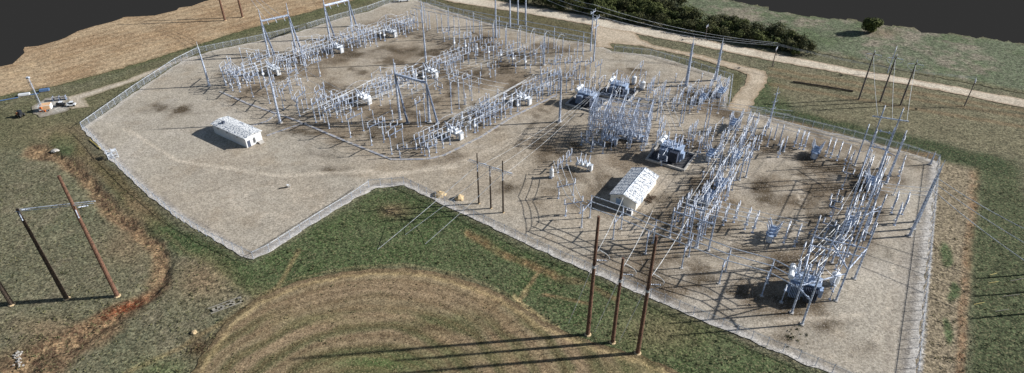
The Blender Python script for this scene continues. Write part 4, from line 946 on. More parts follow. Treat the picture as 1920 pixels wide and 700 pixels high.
# long near busbar from the drooping cables to the near transformer
NB = [(1090, 427), (1149, 449), (1210, 476), (1277.7, 503), (1348, 532), (1428, 555)]
posts_row(NB, 7.0, 'under the long near busbar', group='posts under the long near busbar')
NBw = [W(*q) for q in NB]; end = W(1487, 588)
for j, nm in ((0, 'near'), (2.4, 'middle'), (4.8, 'far')):
    tube_bus([q+D2*j+Vector((0, 0, 7.1)) for q in NBw]+[end+D2*j+Vector((0, 0, 7.1))], .12, f'{nm} tube of the long near busbar running to the near transformer')
posts_row([q+D2*4.8 for q in NBw], 7.0, 'on the far side of the long near busbar', group='far side posts of the long near busbar')
for i, q in enumerate(NBw):
    x = ob('steel_crossarm', MB().box((0, 2.4, 5.1), (.18, 5.6, .18)).mesh('cross_beam', STEEL), None, q); x.rotation_euler = (0, 0, AZ1); tag(x, f'steel cross beam joining the near busbar posts, {nth(i)} from the left', 'beam', 'cross beams of the near busbar')

# ------------------------------------------------------------------ right yard columns (foot point, top row)
def columns(lst, where, group, r=.26, arms=False):
    lst = sorted(lst, key=lambda t: t[0][0])
    out = []
    for i, (b, ty) in enumerate(lst):
        h = HT(b, ty); B = W(*b); out.append((B, h))
        rt = root('steel_upright', B, AZ1, f'tall galvanised column, {nth(i)} from left {where}', 'column', group)
        ob('shaft', MB().cyl((0, 0, .1), (0, 0, h), r, r*.8, 8).mesh('shaft', STEEL), rt)
        ob('base_plate', MB().box((0, 0, .1), (.9, .9, .2)).mesh('base_plate', CONC), rt)
        ob('cap_insulator', MB().insul((0, 0, h), (0, 0, 1), 1.2, .2, 5).mesh('cap_insulator', PORC), rt)
    return out
def beam(a, b, label, r=.2, mat=None, group='tubular cross beams'):
    a, b = Vector(a), Vector(b); x = ob('steel_crossarm', MB().cyl((0, 0, 0), b-a, r, r, 8).box((b-a)*.25, (.3, .3, .6)).box((b-a)*.75, (.3, .3, .6)).mesh('cross_beam', mat or STEEL), None, a); return tag(x, label, 'beam', group)
c1 = columns([((1255, 445), 397), ((1274, 451.5), 371), ((1290, 459), 392), ((1306.6, 464), 378), ((1328, 470), 395)], 'in the dense row right of the cream building', 'columns right of the cream building', .24)
beam(c1[1][0]+Vector((0, 0, 11)), c1[3][0]+Vector((0, 0, 11)), 'upper tubular beam joining the dense columns right of the cream building')
beam(c1[0][0]+Vector((0, 0, 8)), c1[4][0]+Vector((0, 0, 8)), 'lower tubular beam joining the dense columns right of the cream building')
c2 = columns([((1346.5, 322), 284), ((1360, 319), 282), ((1365.5, 336), 296), ((1386, 338), 290), ((1398, 333), 292), ((1376, 264), 228)], 'beside the upper cluster of breakers', 'columns beside the upper breaker cluster', .2)
c3 = columns([((1426.6, 265), 242), ((1438, 275), 246), ((1451, 262), 238), ((1460, 273), 240), ((1469, 285), 262), ((1406, 262), 232)], 'by the back fence near the slim mast', 'columns near the slim mast', .2)
def brk(b, s, label, rz=AZ1, paint=None): place('circuit_breaker', k_breaker(s, paint or TPAINT), W(*b), rz, label, 'circuit breaker', 'pale breakers in the right yard')
# the diagonal string from (1280,470) up to (1400,240): four bays of switches with breakers
dR = D2; strg = [((1335, 300), 'upper left'), ((1378, 300), 'upper right')]
BR = [((1333, 296), 'pale breaker left of the dark patch in the upper cluster'), ((1380, 300), 'pale breaker right side of the upper cluster'), ((1330, 375), 'pale breaker above the dense columns'), ((1352, 352), 'pale breaker between the dense columns and the upper cluster'), ((1375, 238), 'pale breaker beside the driveway end'),
      ((1446, 444), 'pale breaker with splayed bushings in the near switch row'), ((1528, 291), 'pale breaker with splayed bushings in the back switch row'), ((1590, 424), 'pale breaker at the foot of the tall twin columns, near one'), ((1630, 348), 'pale breaker at the foot of the tall twin columns, far one'), ((1318, 190), 'pale breaker left in the row below the bracketed masts'), ((1352, 178), 'pale breaker right in the row below the bracketed masts')]
for b, lab in BR: brk(b, .85, lab)
def switches(lst, h, where, rz, span=3.4, n=3, legs=2):
    lst = sorted(lst, key=lambda t: t[0])
    for i, b in enumerate(lst): place('disconnect_switch', k_switch(h, span, n, legs), W(*b), rz, f'disconnect switch, {nth(i)} from the left {where}', 'switch', 'disconnect switches '+where)
switches([(1310, 290), (1322, 275), (1345, 300), (1350, 280), (1368, 290), (1385, 285), (1395, 305), (1408, 292), (1372, 318), (1392, 275)], 6.2, 'in the upper cluster', AZ2)
switches([(1300, 400), (1315, 380), (1322, 398), (1340, 385), (1345, 365), (1362, 372), (1312, 425), (1338, 412), (1368, 350), (1330, 350), (1350, 335)], 6.2, 'in the cluster above the dense columns', AZ2)
switches([(1290, 430), (1268, 420), (1285, 405), (1318, 445)], 7.4, 'among the dense columns', AZ2)
switches([(1358, 418), (1378, 413), (1398, 426), (1413, 432), (1471, 451), (1491, 458)], 5.2, 'in the near switch row', AZ2, 3.0)
fanout((1345, 420), 5.6, (1500, 460), 5.6, 'along the near switch row', D2*2.0, .2, .07)
switches([(1490, 272), (1500, 276), (1508, 278), (1549, 290), (1558, 293), (1570, 298), (1585, 305), (1460, 292)], 5.2, 'in the back switch row', AZ2, 3.0)
fanout((1440, 262), 6.0, (1600, 300), 6.0, 'along the back switch row', D2*2.2, .2, .07)
switches([(1672, 395), (1692, 398), (1678, 418)], 5.4, 'left of the right-hand twin masts', AZ2, 3.2)
fanout((1640, 385), 6, (1725, 395), 6, 'running to the right-hand twin masts', D2*2.0, .2, .07)
switches([(1290, 185), (1302, 195), (1275, 192), (1330, 175), (1338, 188), (1262, 205), (1310, 208), (1362, 168), (1295, 205), (1345, 165), (1250, 190)], 4.6, 'below the bracketed masts', AZ2, 3.0)
switches([(1240, 186), (1226, 196), (1214, 184), (1222, 172)], 5.4, 'behind the lattice rack on its right', AZ2, 3.0)
switches([(1290, 268), (1300, 260), (1240, 262), (1232, 275), (1236, 252)], 6.0, 'around the transformer above the cream building', AZ2, 3.0)
switches([(1385, 242), (1398, 250), (1366, 246), (1412, 258)], 6.4, 'between the driveway end and the slim mast', AZ2, 3.0)
# a pair of long tubes following the string
fanout((1300, 430), 8, (1400, 262), 8, 'rising through both switch clusters', D1*2.4, .3, .045)
fanout((1268, 440), 10, (1410, 445), 5.8, 'from the dense columns to the near switch row', D2*2, .4, .07)
fanout((1165, 180), 8.5, (1150, 262), 11, 'from the dark-finned transformer to the lattice rack', D1*2.5, .4)
fanout((1262, 290), 8, (1240, 232), 9, 'from the blue-grey transformer to the paired posts', D1*2.0, .3)
fanout((1245, 180), 6, (1345, 215), 6.5, 'over the row below the bracketed masts', D2*2.4, .3, .06)
# gantry over the near transformer
c4 = columns([((1484, 587), 505), ((1503.5, 608.5), 520), ((1567, 564), 440), ((1602, 523), 426), ((1506, 500), 412), ((1540, 512), 430), ((1559, 493), 412), ((1578.6, 495), 452)], 'in the open frame around the near transformer', 'columns around the near transformer', .22)
P4 = {k: v for k, v in zip(('a', 'b', 'c', 'd', 'e', 'f', 'g', 'h'), c4)}
def at(b, z): return W(*b)+Vector((0, 0, z))
for a, b, z, lab in (((1484, 587), (1567, 564), 8, 'near low'), ((1503.5, 608.5), (1484, 587), 7, 'near left'), ((1506, 500), (1602, 523), 9, 'far upper'), ((1506, 500), (1602, 523), 6.5, 'far lower'), ((1567, 564), (1602, 523), 9, 'right-hand'), ((1484, 587), (1506, 500), 9, 'left-hand'), ((1540, 512), (1567, 564), 9, 'middle'), ((1559, 493), (1578.6, 495), 7, 'small rear')):
    beam(at(a, z), at(b, z), f'{lab} tube beam of the open frame around the near transformer', .16)
fanout((1500, 545), 8, (1560, 490), 9, 'down to the near transformer bushings', D1*1.8, .3, .06)
for i, (b, tz) in enumerate((((1506, 500), 11.5), ((1540, 512), 10.5), ((1559, 493), 11))):
    rt = root('peak_bracket', at(b, tz-1.5), AZ1, f'triangular peak bracket over the near transformer frame, {nth(i)} from the left', 'bracket', 'peak brackets over the near transformer')
    ob('strut', MB().cyl((0, 0, 2), (1.2, 0, -.5), .06, .06, 5).cyl((0, 0, 2), (-1.2, 0, -.5), .06, .06, 5).cyl((1.2, 0, -.5), (-1.2, 0, -.5), .06, .06, 5).mesh('strut', STEEL), rt)
# tall twin columns in the far right part
c5 = columns([((1568, 458), 330), ((1600, 460), 345), ((1611, 331), 205), ((1642, 338), 210), ((1602, 311), 240), ((1622, 306), 250), ((1648, 317), 246), ((1660, 345), 252), ((1668, 330), 262), ((1612, 452), 352), ((1632, 440), 372), ((1622, 400), 300)], 'in the tall group at the right of the yard', 'tall columns at the right of the yard', .2)
for a, b, z, lab in (((1611, 331), (1642, 338), 15, 'upper'), ((1611, 331), (1642, 338), 10, 'lower'), ((1602, 311), (1660, 345), 9, 'middle'), ((1568, 458), (1600, 460), 11, 'near upper'), ((1568, 458), (1632, 440), 7.5, 'near lower'), ((1600, 460), (1632, 440), 9, 'near right'), ((1611, 331), (1568, 458), 9.5, 'long left'), ((1642, 338), (1600, 460), 9.5, 'long right')):
    beam(at(a, z), at(b, z), f'{lab} tube beam in the tall group at the right of the yard', .1)
hA = HT((1611, 331), 216)
xa, xb = W(1603, 331), W(1659, 340)
beam(xa+Vector((0, 0, hA-.6))-D1*1, xb+Vector((0, 0, hA-.6)), 'high crossarm carried above the far right columns', .2, ALU)
for i, (B, h) in enumerate(TRIO):
    k = xa.lerp(xb, (.05, .5, .95)[i])+Vector((0, 0, hA-.6)); cable(B+Vector((0, 0, h-1)), k, .8, f'conductor dropping to the high crossarm, {nth(i)} from the left', .05)
switches([(1598, 440), (1583, 450), (1612, 425), (1605, 405), (1618, 380), (1630, 370), (1640, 360), (1622, 440), (1578, 436), (1645, 330), (1625, 330)], 6.0, 'among the tall group at the right', AZ2)
fanout((1575, 450), 8.2, (1640, 335), 8.2, 'through the tall group at the right', D1*2.2, .3, .025)
fanout((1500, 540), 8.2, (1580, 445), 8.2, 'from the near transformer up to the tall group', D1*2.2, .3, .025)
# right-hand twin masts
TW = []
for b, t, lab in (((1705, 443), 316, 'thick dead-end mast at the right fence, near one'), ((1712, 430), 306, 'thick dead-end mast at the right fence, middle one'), ((1720, 416), 300, 'thick dead-end mast at the right fence, far one')):
    TW.append(mast(b, t, lab, .34))
mast((1744, 309), 284, 'short mast at the far right fence corner', .3)
for i, ((B, h), tgt) in enumerate(zip(TW[::-1], ((1990, 462), (1990, 494), (1990, 534)))):
    e = W(*tgt, 8.0); cable(B+Vector((0, 0, h*.72)), e, .8, f'conductor leaving right across the fence, {("upper", "middle", "lower")[i]} of three', .085, 16)
    if True:
        pass
END = [W(*t, 0) for t in ((1990, 500), (1990, 540), (1990, 590))]
for i, t in enumerate(((1990, 462), (1990, 494), (1990, 534))):
    q = W(*t, 8.0); rt = root('timber_pole', (q.x, q.y, 0), 0, f'timber pole carrying the outgoing conductor outside the right fence, {nth(i)} from the back', 'utility pole', 'poles outside the right fence')
    ob('pole', MB().cyl((0, 0, 0), (0, 0, 8.4), .25, .18, 8).mesh('pole', WOODM), rt); ob('insulator', MB().insul((0, 0, 8.3), (0, 0, 1), .6, .14, 4).mesh('insulator', PORC), rt)

def k_arrester(h):
    def f():
        return [('stand', MB().cyl((0, 0, 0), (0, 0, h*.55), .09, .09, 5).box((0, 0, h*.55), (.5, .5, .08)).box((0, 0, .04), (.5, .5, .08)).mesh('stand', STEELD), []),
                ('insulator', MB().insul((0, 0, h*.55), (0, 0, 1), h*.42, .17, 6).mesh('insulator', PORC), []),
                ('grading_ring', MB().lathe([(.3, 0), (.34, .05), (.3, .1)], (0, 0, h*.97), n=8).mesh('grading_ring', ALU), [])]
    return kit(('arr', round(h, 1)), f)
def fill(poly, where, az, n, hr, w1=5.0, w2=4.2):
    o = W(*poly[0]); d = Vector((math.cos(az), math.sin(az), 0)); p = Vector((-d.y, d.x, 0)); C0 = W(sum(q[0] for q in poly)/len(poly), sum(q[1] for q in poly)/len(poly))
    cand = []
    for j in range(-14, 15):
        for i in range(-14, 15):
            q = C0+d*(i*w1+random.uniform(-.9, .9))+p*(j*w2+random.uniform(-.4, .4)); a = PIX(q.x, q.y)
            if inside(np.array([a[0]]), np.array([a[1]]), poly)[0]: cand.append((q, i, j))
    random.shuffle(cand); cand = sorted(cand[:n], key=lambda t: PIX(t[0].x, t[0].y)[0]); tops = {}
    cnt = [0, 0, 0]
    for q, i, j in cand:
        h = round(random.uniform(*hr), 1); k = random.choice((0, 0, 1, 1, 2)); tops[(i, j)] = q+Vector((0, 0, h)); m = cnt[k]; cnt[k] += 1
        if k == 0: place('slim_support_post', k_post(h, .11, 1.3), q, az, f'slim insulator-topped post, {nth(m)} from left {where}', 'post', 'slim posts '+where)
        elif k == 1: place('surge_arrester', k_arrester(round(h*.8, 1)), q, az, f'surge arrester on a stand, {nth(m)} from left {where}', 'surge arrester', 'surge arresters '+where); tops[(i, j)] -= Vector((0, 0, h*.2))
        else: place('disconnect_switch', k_switch(h, 2.6, 2, 1), q, az+random.choice((0, math.pi/2)), f'single-leg disconnect switch, {nth(m)} from left {where}', 'switch', 'single-leg switches '+where)
    m = 0
    for (i, j), t in sorted(tops.items()):
        for di, dj in ((1, 0), (0, 1), (2, 0)):
            u = tops.get((i+di, j+dj))
            if u is not None and random.random() < (.8, .35, .3)[(di == 0)+(di == 2)*2] and m < 48:
                arc(t, u, random.uniform(-.7, .9), f'slack wire between slim posts, {nth(m)} of those {where}', .04, 'slack wires '+where); m += 1
fill([(420, 130), (560, 95), (650, 200), (640, 236), (560, 215), (430, 172)], 'beside the far left breaker string', AZL, 40, (4, 7.5))
fill([(640, 195), (760, 125), (890, 150), (960, 185), (900, 240), (800, 285), (690, 262), (610, 235)], 'around the central gantry', AZL, 48, (3.5, 7))
fill([(820, 60), (1110, 105), (1115, 165), (1010, 195), (860, 120)], 'before the back busbar', AZL, 48, (3.5, 6.5))
fill([(560, 95), (700, 55), (790, 30), (800, 50), (740, 80), (640, 105), (570, 125)], 'behind the back breakers', AZL, 36, (4, 7))
fill([(850, 255), (1000, 180), (1060, 150), (1060, 172), (1000, 208), (880, 270)], 'along the front string', AZL, 24, (3, 6))
fill([(1215, 150), (1370, 155), (1350, 215), (1220, 215)], 'below the bracketed masts', AZ2, 30, (3, 6))
fill([(1105, 190), (1215, 190), (1215, 285), (1095, 285)], 'in and around the lattice rack', AZ2, 16, (4, 9))
fill([(1300, 240), (1450, 245), (1400, 340), (1340, 470), (1255, 460), (1320, 330)], 'in the diagonal string of the right yard', AZ2, 48, (4, 8))
fill([(1570, 300), (1690, 315), (1660, 430), (1600, 500), (1500, 540), (1530, 420)], 'in the tall right-hand group', AZ2, 30, (4, 8.5))
fill([(1480, 480), (1600, 480), (1570, 560), (1450, 590)], 'around the near transformer', AZ2, 12, (4, 7))
fill([(1220, 255), (1310, 260), (1300, 300), (1215, 320)], 'around the blue-grey transformer', AZ2, 14, (3, 6))
fill([(1070, 160), (1215, 140), (1215, 185), (1080, 205)], 'around the two rear transformers', AZ2, 20, (3, 7))

# ------------------------------------------------------------------ overhead conductors
for i, (a, za, b, zb) in enumerate([((898, 382), MB3[2]-1, (742, 440), 5.0), ((920.5, 391), MB3[2]-1, (765, 452), 5.0), ((943.5, 399), MB3[2]-1, (800, 458), 5.0)]):
    pass
ends = []
for i, (t, e) in enumerate((((815, 380), (708, 468)), ((835, 392), (760, 440)), ((863, 400), (797, 458)))):
    # the three lines come down south-west from the dark structure
    A = MB3[0][i]+Vector((0, 0, MB3[2]-.6))
    cable(A, W(*e), .25, f'pale guy wire slanting over the fence to the grass, {nth(i)} from the left', .055, 10, 'guy wires of the dark structure', 'guy_wire')
    B = MB3[0][i]+Vector((0, 0, MB3[2]-1.2)); Q = W(*((1000, 250), (1003, 252), (1006, 256))[i], 11)
    Q2 = W(1110, 225)+Vector((i*1.5, i*2, 10))
    cable(B, Q2, 1.5, f'pale conductor from the dark structure to the lattice rack, {nth(i)} from the left', .028, 14)
for i, (B, h) in enumerate(BP):
    z = h*(.66, .82, .62)[i]
    tgt = (W(1162, 425), W(1215, 450), W(1285, 455))[i]+Vector((0, 0, 9))
    cable(B+Vector((.4, .2, z+2)), tgt, .8, f'conductor from the {("left", "middle", "right")[i]} foreground brown pole into the yard', .055)
for j, nm in enumerate(('upper', 'middle', 'lower')):
    a = W(1107, 96)+Vector((0, 0, 19-2*j)); cable(a, W(1830, 150)+Vector((0, 0, 8-.5*j)) if j > 5 else W(1448, 125)+Vector((0, 0, 9.5-j*.5)), 2.2, f'{nm} road line conductor right of the crossarm poles', .06, 16)
    cable(a, W(985.5, 46)+Vector((0, 0, 20-2*j)), 1.5, f'{nm} road line conductor left of the crossarm poles', .06, 16)
    cable(W(1448, 125)+Vector((0, 0, 9.2-j*.3)), W(1808, 199)+Vector((0, 0, 10.6-j*.3)), 1.6, f'{nm} thin road line conductor beyond the grey trio', .03, 16)
for G, tg, nm in ((G1, (436, 18), 'back left'), (G2, (560, -10), 'top')):
    for i, g in enumerate(G):
        e = W(455, 33)+Vector((0, 0, 24-i)) if G is G1 else g+Vector((-14, 6, 0))
        if G is G1: cable(g, e, 2.0, f'conductor from the back left gantry to the brown field poles, {nth(i)} of three', .07)
for i, g in enumerate(G3):
    cable(g, at((1019.7+i*2, 122), 12), 2.5, f'long conductor from the central gantry to the stout mast, {nth(i)} of three', .02, 16)

# ------------------------------------------------------------------ small things on the gravel and grass
def heap(b, rx, ry, rzh, label, mat=ROCKM, name='spoil_heap', cat='heap'):
    m = MB(); n, k = 18, 7; o = W(*b)
    for j in range(k):
        t = j/(k-1); rad = math.cos(t*math.pi/2)
        for i in range(n):
            g = 2*math.pi*i/n; q = 1+.25*(float(vnoise(math.cos(g)*3+o.x, math.sin(g)*3+t*3, 1, 9))-.5)*2
            m.v.append((rx*rad*q*math.cos(g), ry*rad*q*math.sin(g), rzh*math.sin(t*math.pi/2)*(.85+.3*float(vnoise(g*2, t*4+o.y, 1, 4)))))
    for j in range(k-1):
        for i in range(n): a = (i+1) % n; m.f.append((j*n+i, j*n+a, (j+1)*n+a, (j+1)*n+i))
    me = m.mesh(name, mat); x = ob(name, me, None, o); return tag(x, label, cat)
heap((824, 366), 1.9, 1.4, 1.0, 'tan spoil heap at the fence bend, left one')
heap((861, 373), 1.3, 1.2, 1.3, 'tan spoil heap just inside the fence, right one')
heap((364, 624), .7, .6, .45, 'small tan boulder on the edge of the round field', name='boulder', cat='boulder')
heap((103, 283), 1.2, 1.0, .5, 'pale rock in the brown gully outside the left corner', CONC, 'rock', 'rock')
# valve-like item on open gravel
rt = root('ground_valve', W(534, 353), .3, 'small lone valve box with a pipe on the open gravel', 'valve')
ob('pipe', MB().cyl((-1.6, 0, .2), (.8, 0, .2), .14, .14, 6).mesh('pipe', BLACKP), rt); ob('hand_wheel', MB().cyl((.9, 0, .1), (.9, 0, .9), .1, .1, 6).lathe([(.1, 0), (.35, .05), (.1, .1)], (.9, 0, .9)).mesh('hand_wheel', WPAINT), rt); ob('valve_box', MB().box((1.2, .2, .25), (.7, .6, .5)).mesh('valve_box', CONC), rt)
# gate frame/scaffold by the left fence
rt = root('scaffold_stack', W(213, 296), .6, 'pale scaffold stack standing at the left fence', 'scaffold')
for x in (-1.3, 0, 1.3):
    for y in (-.7, .7): ob('upright', MB().cyl((x, y, 0), (x, y, 2.8), .08, .08, 5).mesh('upright', ALU), rt)
m = MB()
for z in (.4, 1.4, 2.4):
    for y in (-.7, .7): m.cyl((-1.3, y, z), (1.3, y, z), .06, .06, 4)
    for x in (-1.3, 0, 1.3): m.cyl((x, -.7, z), (x, .7, z), .06, .06, 4)
m.cyl((-1.3, -.7, .4), (0, -.7, 1.4), .05, .05, 4).cyl((0, .7, 1.4), (1.3, .7, 2.4), .05, .05, 4); ob('rail', m.mesh('rail', ALU), rt)
ob('deck', MB().box((-.6, 0, 1.55), (1.2, 1.4, .12)).box((.6, 0, 2.5), (1.2, 1.3, .1)).mesh('deck', WPAINT), rt)
rt = root('stone_culvert', W(423, 573), math.radians(32), 'white broken concrete culvert lying on the lower left grass', 'culvert')
m = MB()
for k in range(26): m.box((random.uniform(-3.4, 3.4), random.uniform(-.8, .8), random.uniform(.05, .25)), (random.uniform(.3, .8), random.uniform(.15, .35), .16), random.uniform(-.4, .4))
ob('rubble', m.mesh('rubble', STONEG), rt); ob('edge_kerb', MB().box((0, .95, .1), (7.0, .12, .2)).box((0, -.95, .1), (6.4, .12, .2)).mesh('edge_kerb', STONEG), rt)
rt = root('white_rubble', W(35, 674), 2.2, 'scatter of white riprap at the lower left corner', 'rubble'); m = MB()
for k in range(30): m.box((random.uniform(-2.6, 2.6), random.gauss(0, .4), random.uniform(.02, .2)), (random.uniform(.15, .5), random.uniform(.15, .4), .18), random.random()*3)
ob('stones', m.mesh('stones', CONC), rt)
# yellow pipe by the left fence
tube_bus([W(168, 262, .15), W(178, 270, .15), W(188, 279, .15)], .14, 'short yellow pipe lying along the fence below the left corner', 'pipe', None, 'yellow_pipe', YELLOW)
# worksite at far left
rt = root('box_trailer', W(88, 207), .35, 'open white and peach work trailer on the pale pad', 'trailer')
ob('box_body', MB().box((0, 0, 1.4), (3.6, 2.2, 1.6)).mesh('box_body', WPAINT), rt); ob('side_panel', MB().box((.2, -1.13, 1.4), (2.6, .06, 1.3)).mesh('side_panel', PEACH), rt); ob('roof_sheet', MB().box((.3, 0, 2.26), (3.0, 2.0, .1)).mesh('roof_sheet', PEACH), rt)
for x in (-.7, .4):
    for y in (-1.1, 1.1): w_ = ob('wheel', MB().cyl((x, y-.12, .35), (x, y+.12, .35), .35, .35, 10).mesh('wheel', BLACKP), rt); ob('rim', MB().cyl((x, y-.14, .35), (x, y+.14, .35), .18, .18, 8).mesh('rim', ALU), w_)
ob('drawbar', MB().cyl((1.8, 0, .5), (3.0, 0, .5), .07, .07, 5).mesh('drawbar', BLACKP), rt)
rt = root('drill_mast', W(82, 209), 0, 'slanting drill mast rising beside the white trailer', 'drill rig')
hm = HT((82, 209), 146)
ob('mast', MB().cyl((-.3, -.3, 0), (-.3, -.3, hm), .08, .08, 4).cyl((.3, -.3, 0), (.3, -.3, hm), .08, .08, 4).cyl((0, .3, 0), (0, .3, hm), .08, .08, 4).tube([((-.3, .3)[k % 2], -.3, k*.8) for k in range(int(hm/.8))], .05, 3).mesh('mast', STEEL), rt)
ob('base_sled', MB().box((0, 0, .4), (2.2, 1.2, .5)).mesh('base_sled', ORANGE), rt); ob('feed_winch', MB().cyl((-.4, -.5, 1.6), (.4, -.5, 1.6), .4, .4, 10).mesh('feed_winch', ORANGE), rt); ob('crown_head', MB().box((0, 0, hm), (.9, .8, .5)).mesh('crown_head', ALU), rt)
rt = root('compact_tractor', W(40, 219), 2.8, 'small dark machine with orange bonnet on the grass left of the pad', 'tractor')
ob('body', MB().box((0, 0, .9), (1.4, 1.0, .6)).mesh('body', BLACKP), rt); ob('bonnet', MB().box((1.1, 0, .9), (1.0, .8, .55)).mesh('bonnet', ORANGE), rt); ob('cab', MB().box((-.2, 0, 1.7), (.9, .95, 1.0)).box((-.2, 0, 2.25), (1.1, 1.1, .08)).mesh('cab', GLASSD), rt)
for x, rr_ in ((-.5, .6), (1.2, .4)):
    for y in (-.7, .7): ob('wheel', MB().cyl((x, y-.15, rr_), (x, y+.15, rr_), rr_, rr_, 12).mesh('wheel', BLACKP), rt)
def pickup(b, rz, label, mat):
    rt = root('utility_cart', W(*b), rz, label, 'cart')
    ob('body', MB().box((0, 0, .6), (2.6, 1.3, .4)).box((-1.0, 0, .95), (.5, 1.2, .5)).mesh('body', mat), rt); ob('cab', MB().box((.2, 0, 1.1), (1.0, 1.1, .8)).mesh('cab', GLASSD), rt); ob('roof', MB().box((.2, 0, 1.56), (1.15, 1.25, .08)).mesh('roof', WPAINT), rt)
    for x in (-.85, .85):
        for y in (-.65, .65): ob('wheel', MB().cyl((x, y-.1, .32), (x, y+.1, .32), .32, .32, 10).mesh('wheel', BLACKP), rt)
pickup((115, 199), .2, 'dark and white utility cart on the pale work pad', BLACKP); pickup((135, 199), .3, 'white utility cart at the right end of the work pad', WPAINT)
rt = root('material_rack', W(113, 188), .25, 'grey rack of materials at the back of the work pad', 'rack')
for x in (-2, 0, 2):
    ob('upright', MB().box((x, 0, .8), (.12, 1.4, 1.6)).mesh('upright', STEELD), rt)
ob('stock', MB().box((0, .2, .9), (4.6, .5, .25)).box((0, -.3, 1.4), (4.2, .4, .2)).mesh('stock', CONC), rt)
for i, (a, b, w_) in enumerate([((-60, 200), (34, 183), .5), ((56, 178), (72, 175), .7)]):
    tube_bus([W(*a, .15), W(*b, .15)], .17, ['long blue pipe lying in the grass at the far left edge', 'short blue pipe piece lying left of the drill mast'][i], 'pipe', None, 'blue_pipe', BLUEP)
rt = root('blue_tarpaulin', W(84, 171), .35, 'small blue covered stack beside the blue pipe', 'stack'); ob('cover', MB().box((0, 0, .4), (3.0, 1.3, .8)).mesh('cover', BLUEP), rt); ob('pallet', MB().box((0, 0, .06), (3.1, 1.5, .12)).mesh('pallet', WOODG), rt)
rt = root('wrapped_stack', W(46, 179), .35, 'small white wrapped stack lying on the blue pipe line', 'stack'); ob('cover', MB().box((0, 0, .35), (3.4, 1.2, .7)).mesh('cover', WPAINT), rt); ob('pallet', MB().box((0, 0, .05), (3.5, 1.4, .1)).mesh('pallet', WOODG), rt)
# parked white van at the top of the yard
rt = root('parked_van', W(757, 3), .3, 'white van parked at the top gate of the left yard', 'van')
ob('body', MB().box((0, 0, 1.15), (5.0, 1.9, 1.4)).box((2.2, 0, .8), (1.0, 1.85, .7)).mesh('body', WPAINT), rt); ob('windscreen', MB().box((2.53, 0, 1.5), (.05, 1.6, .6)).mesh('windscreen', GLASSD), rt)
for x in (-1.6, 1.7):
    for y in (-.95, .95): ob('wheel', MB().cyl((x, y-.1, .38), (x, y+.1, .38), .38, .38, 12).mesh('wheel', BLACKP), rt)
tube_bus([W(1487, 153, .25), W(1545, 162, .3), W(1600, 171, .25)], .3, 'long dark tube standing in for a shadow streak on the olive grass below the road', 'shadow streak', None, 'shadow_streak', WOODK)  # lone cast shadow built as a dark tube; its caster is unknown
# stray pieces of conductor, built as rods on the right grass
for i, (a, b, y_) in enumerate([((1880, 556), (1912, 552), 0), ((1854, 531), (1872, 528), 1), ((1866, 584), (1892, 580), 0), ((1894, 527), (1920, 522), 0), ((1826, 571), (1846, 567), 1), ((1856, 516), (1870, 512), 1)]):
    tube_bus([W(*a, .1), W(*b, .1)], .05, f'{"yellow" if y_ else "pale"} conductor fragment lying on the right-hand grass, {nth(i)} of six', 'conductor fragment', 'conductor fragments lying on the right-hand grass', 'conductor_fragment', YELLOW if y_ else STONEG)
# little weeds in the near right gravel
def tuft(m, c, s, n):
    for k in range(n):
        a = random.random()*6.28; e = Vector((math.cos(a)*s*random.random(), math.sin(a)*s*random.random(), random.uniform(.1, .5)*s)); p = Vector(c)+e
        u = Vector((random.uniform(-1, 1), random.uniform(-1, 1), random.uniform(-.3, 1))).normalized()*s*.3; w_ = u.cross(Vector((random.random(), random.random(), random.random()))).normalized()*s*.2
        b = len(m.v); m.v += [tuple(p-u), tuple(p+w_), tuple(p+u), tuple(p-w_)]; m.f.append((b, b+1, b+2, b+3))
m = MB(); o = W(1490, 630)
for k in range(26): q = W(random.gauss(1490, 12), random.gauss(630, 12))-o; tuft(m, q, random.uniform(.2, .5), 10)
x = ob('weeds', m.mesh('weeds', LEAF2), None, o); x['kind'] = 'stuff'; tag(x, 'thin green weeds sprouting on the gravel near the lower right', 'weeds')
for k in (0,):
    pass

# grass tufts roughen the nearest verges
m = MB(); tg = W(300, 500)
for k in range(5200):
    px, py = random.uniform(-60, 1980), random.uniform(300, 730)
    ring_in = bool(inside(np.array([px]), np.array([py]), RINGP)[0]); yd = bool(inside(np.array([px]), np.array([py]), YARD)[0])
    if yd or (ring_in and random.random() < .75): continue
    q = W(px, py)-tg; tuft(m, (q.x, q.y, -.05), random.uniform(.25, .6), 5)
x = ob('grass_tufts', m.mesh('grass_tufts', leaf_mat('tuft_leaves', (58, 66, 42), (132, 128, 92))), None, tg); x['kind'] = 'stuff'; tag(x, 'rough grass tufts scattered over the verges around the yard', 'grass')

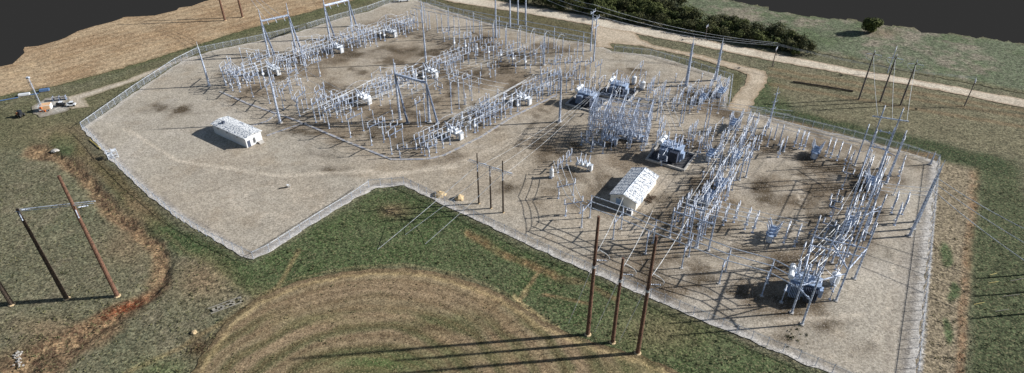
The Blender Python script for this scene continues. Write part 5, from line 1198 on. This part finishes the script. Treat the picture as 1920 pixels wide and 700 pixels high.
# ------------------------------------------------------------------ hedge and trees
def crown_mesh(R, H, n, seed, name='crown', mat=None, s=.34):
    rnd = random.Random(seed); m = MB()
    lobes = [(Vector((rnd.uniform(-.6, .6)*R, rnd.uniform(-.6, .6)*R, H*(.22+.52*rnd.random()))), R*rnd.uniform(.45, .68)) for _ in range(11)]
    for k in range(n):
        c, r = rnd.choice(lobes); d = Vector((rnd.gauss(0, 1), rnd.gauss(0, 1), rnd.gauss(0, 1))).normalized(); p = c+d*r*(rnd.random()**.35)*Vector((1, 1, 1)).length/1.732
        if p.z < .25: p.z = .25+rnd.random()*.5
        nn = (d+Vector((rnd.uniform(-.7, .7), rnd.uniform(-.7, .7), rnd.uniform(-.3, .9)))).normalized(); u = nn.cross(Vector((rnd.random(), rnd.random(), .3))).normalized(); w_ = nn.cross(u)
        q = s*rnd.uniform(.6, 1.5); b = len(m.v)
        m.v += [tuple(p-u*q), tuple(p-w_*q*.6), tuple(p+u*q), tuple(p+w_*q*.6)]; m.f.append((b, b+1, b+2, b+3))
    return m.mesh(name, mat or LEAF)
def trunk_mesh(H):
    m = MB().cyl((0, 0, 0), (.1, .05, H*.6), .2, .1, 6)
    for a in (0.3, 2.2, 4.4): m.cyl((.05, 0, H*.3), (math.cos(a)*H*.22, math.sin(a)*H*.22, H*.62), .08, .03, 4)
    return m.mesh('trunk', BARK)
protos = [(crown_mesh(2.9+.35*k, 5.4+.5*k, 900, 100+k, mat=LEAF if k % 3 else LEAF2), trunk_mesh(5)) for k in range(5)]
ROWS = ((862, -18, 1330, 66, 34, 'roadside'), (1330, 66, 1512, 100, 13, 'right-hand roadside'), (905, -26, 1330, 52, 30, 'second'), (1330, 52, 1505, 86, 12, 'right-hand second'), (980, -24, 1300, 38, 22, 'third'), (1350, 44, 1450, 72, 7, 'right-hand third'), (1120, -8, 1250, 18, 9, 'field side'), (1190, -8, 1280, 8, 6, 'rearmost'))
for x0, y0, x1, y1, n, rw in ROWS:
    for i, q in enumerate(line_px((x0, y0), (x1, y1), n)):
        q = q+Vector((random.uniform(-1.2, 1.2), random.uniform(-1.2, 1.2), 0)); cm, tm = random.choice(protos); px, py = PIX(q.x, q.y)
        rt = root('hedge_tree', q, random.random()*6.28, f'dark dense hedge tree, {nth(i)} from the left in the {rw} row', 'tree', f'hedge trees in the {rw} row')
        s_ = random.uniform(.8, 1.15)*(1.0 if px > 1000 else .8); rt.scale = (s_, s_, s_*random.uniform(.7, .98))
        ob('crown', cm, rt); ob('trunk', tm, rt)
rt = root('lone_tree', W(1630, 62), 0, 'solitary round tree at the edge of the green field', 'tree')
ob('crown', crown_mesh(3.5, 9.0, 4200, 56, mat=LEAF2, s=.34), rt); ob('trunk', trunk_mesh(6), rt)
rt = root('small_bush', W(1490, 103), 0, 'lighter green bush at the right end of the hedge', 'bush'); rt.scale = (.8, .8, .8)
ob('crown', crown_mesh(2.2, 4, 520, 66, mat=LEAF2), rt); ob('trunk', trunk_mesh(3), rt)
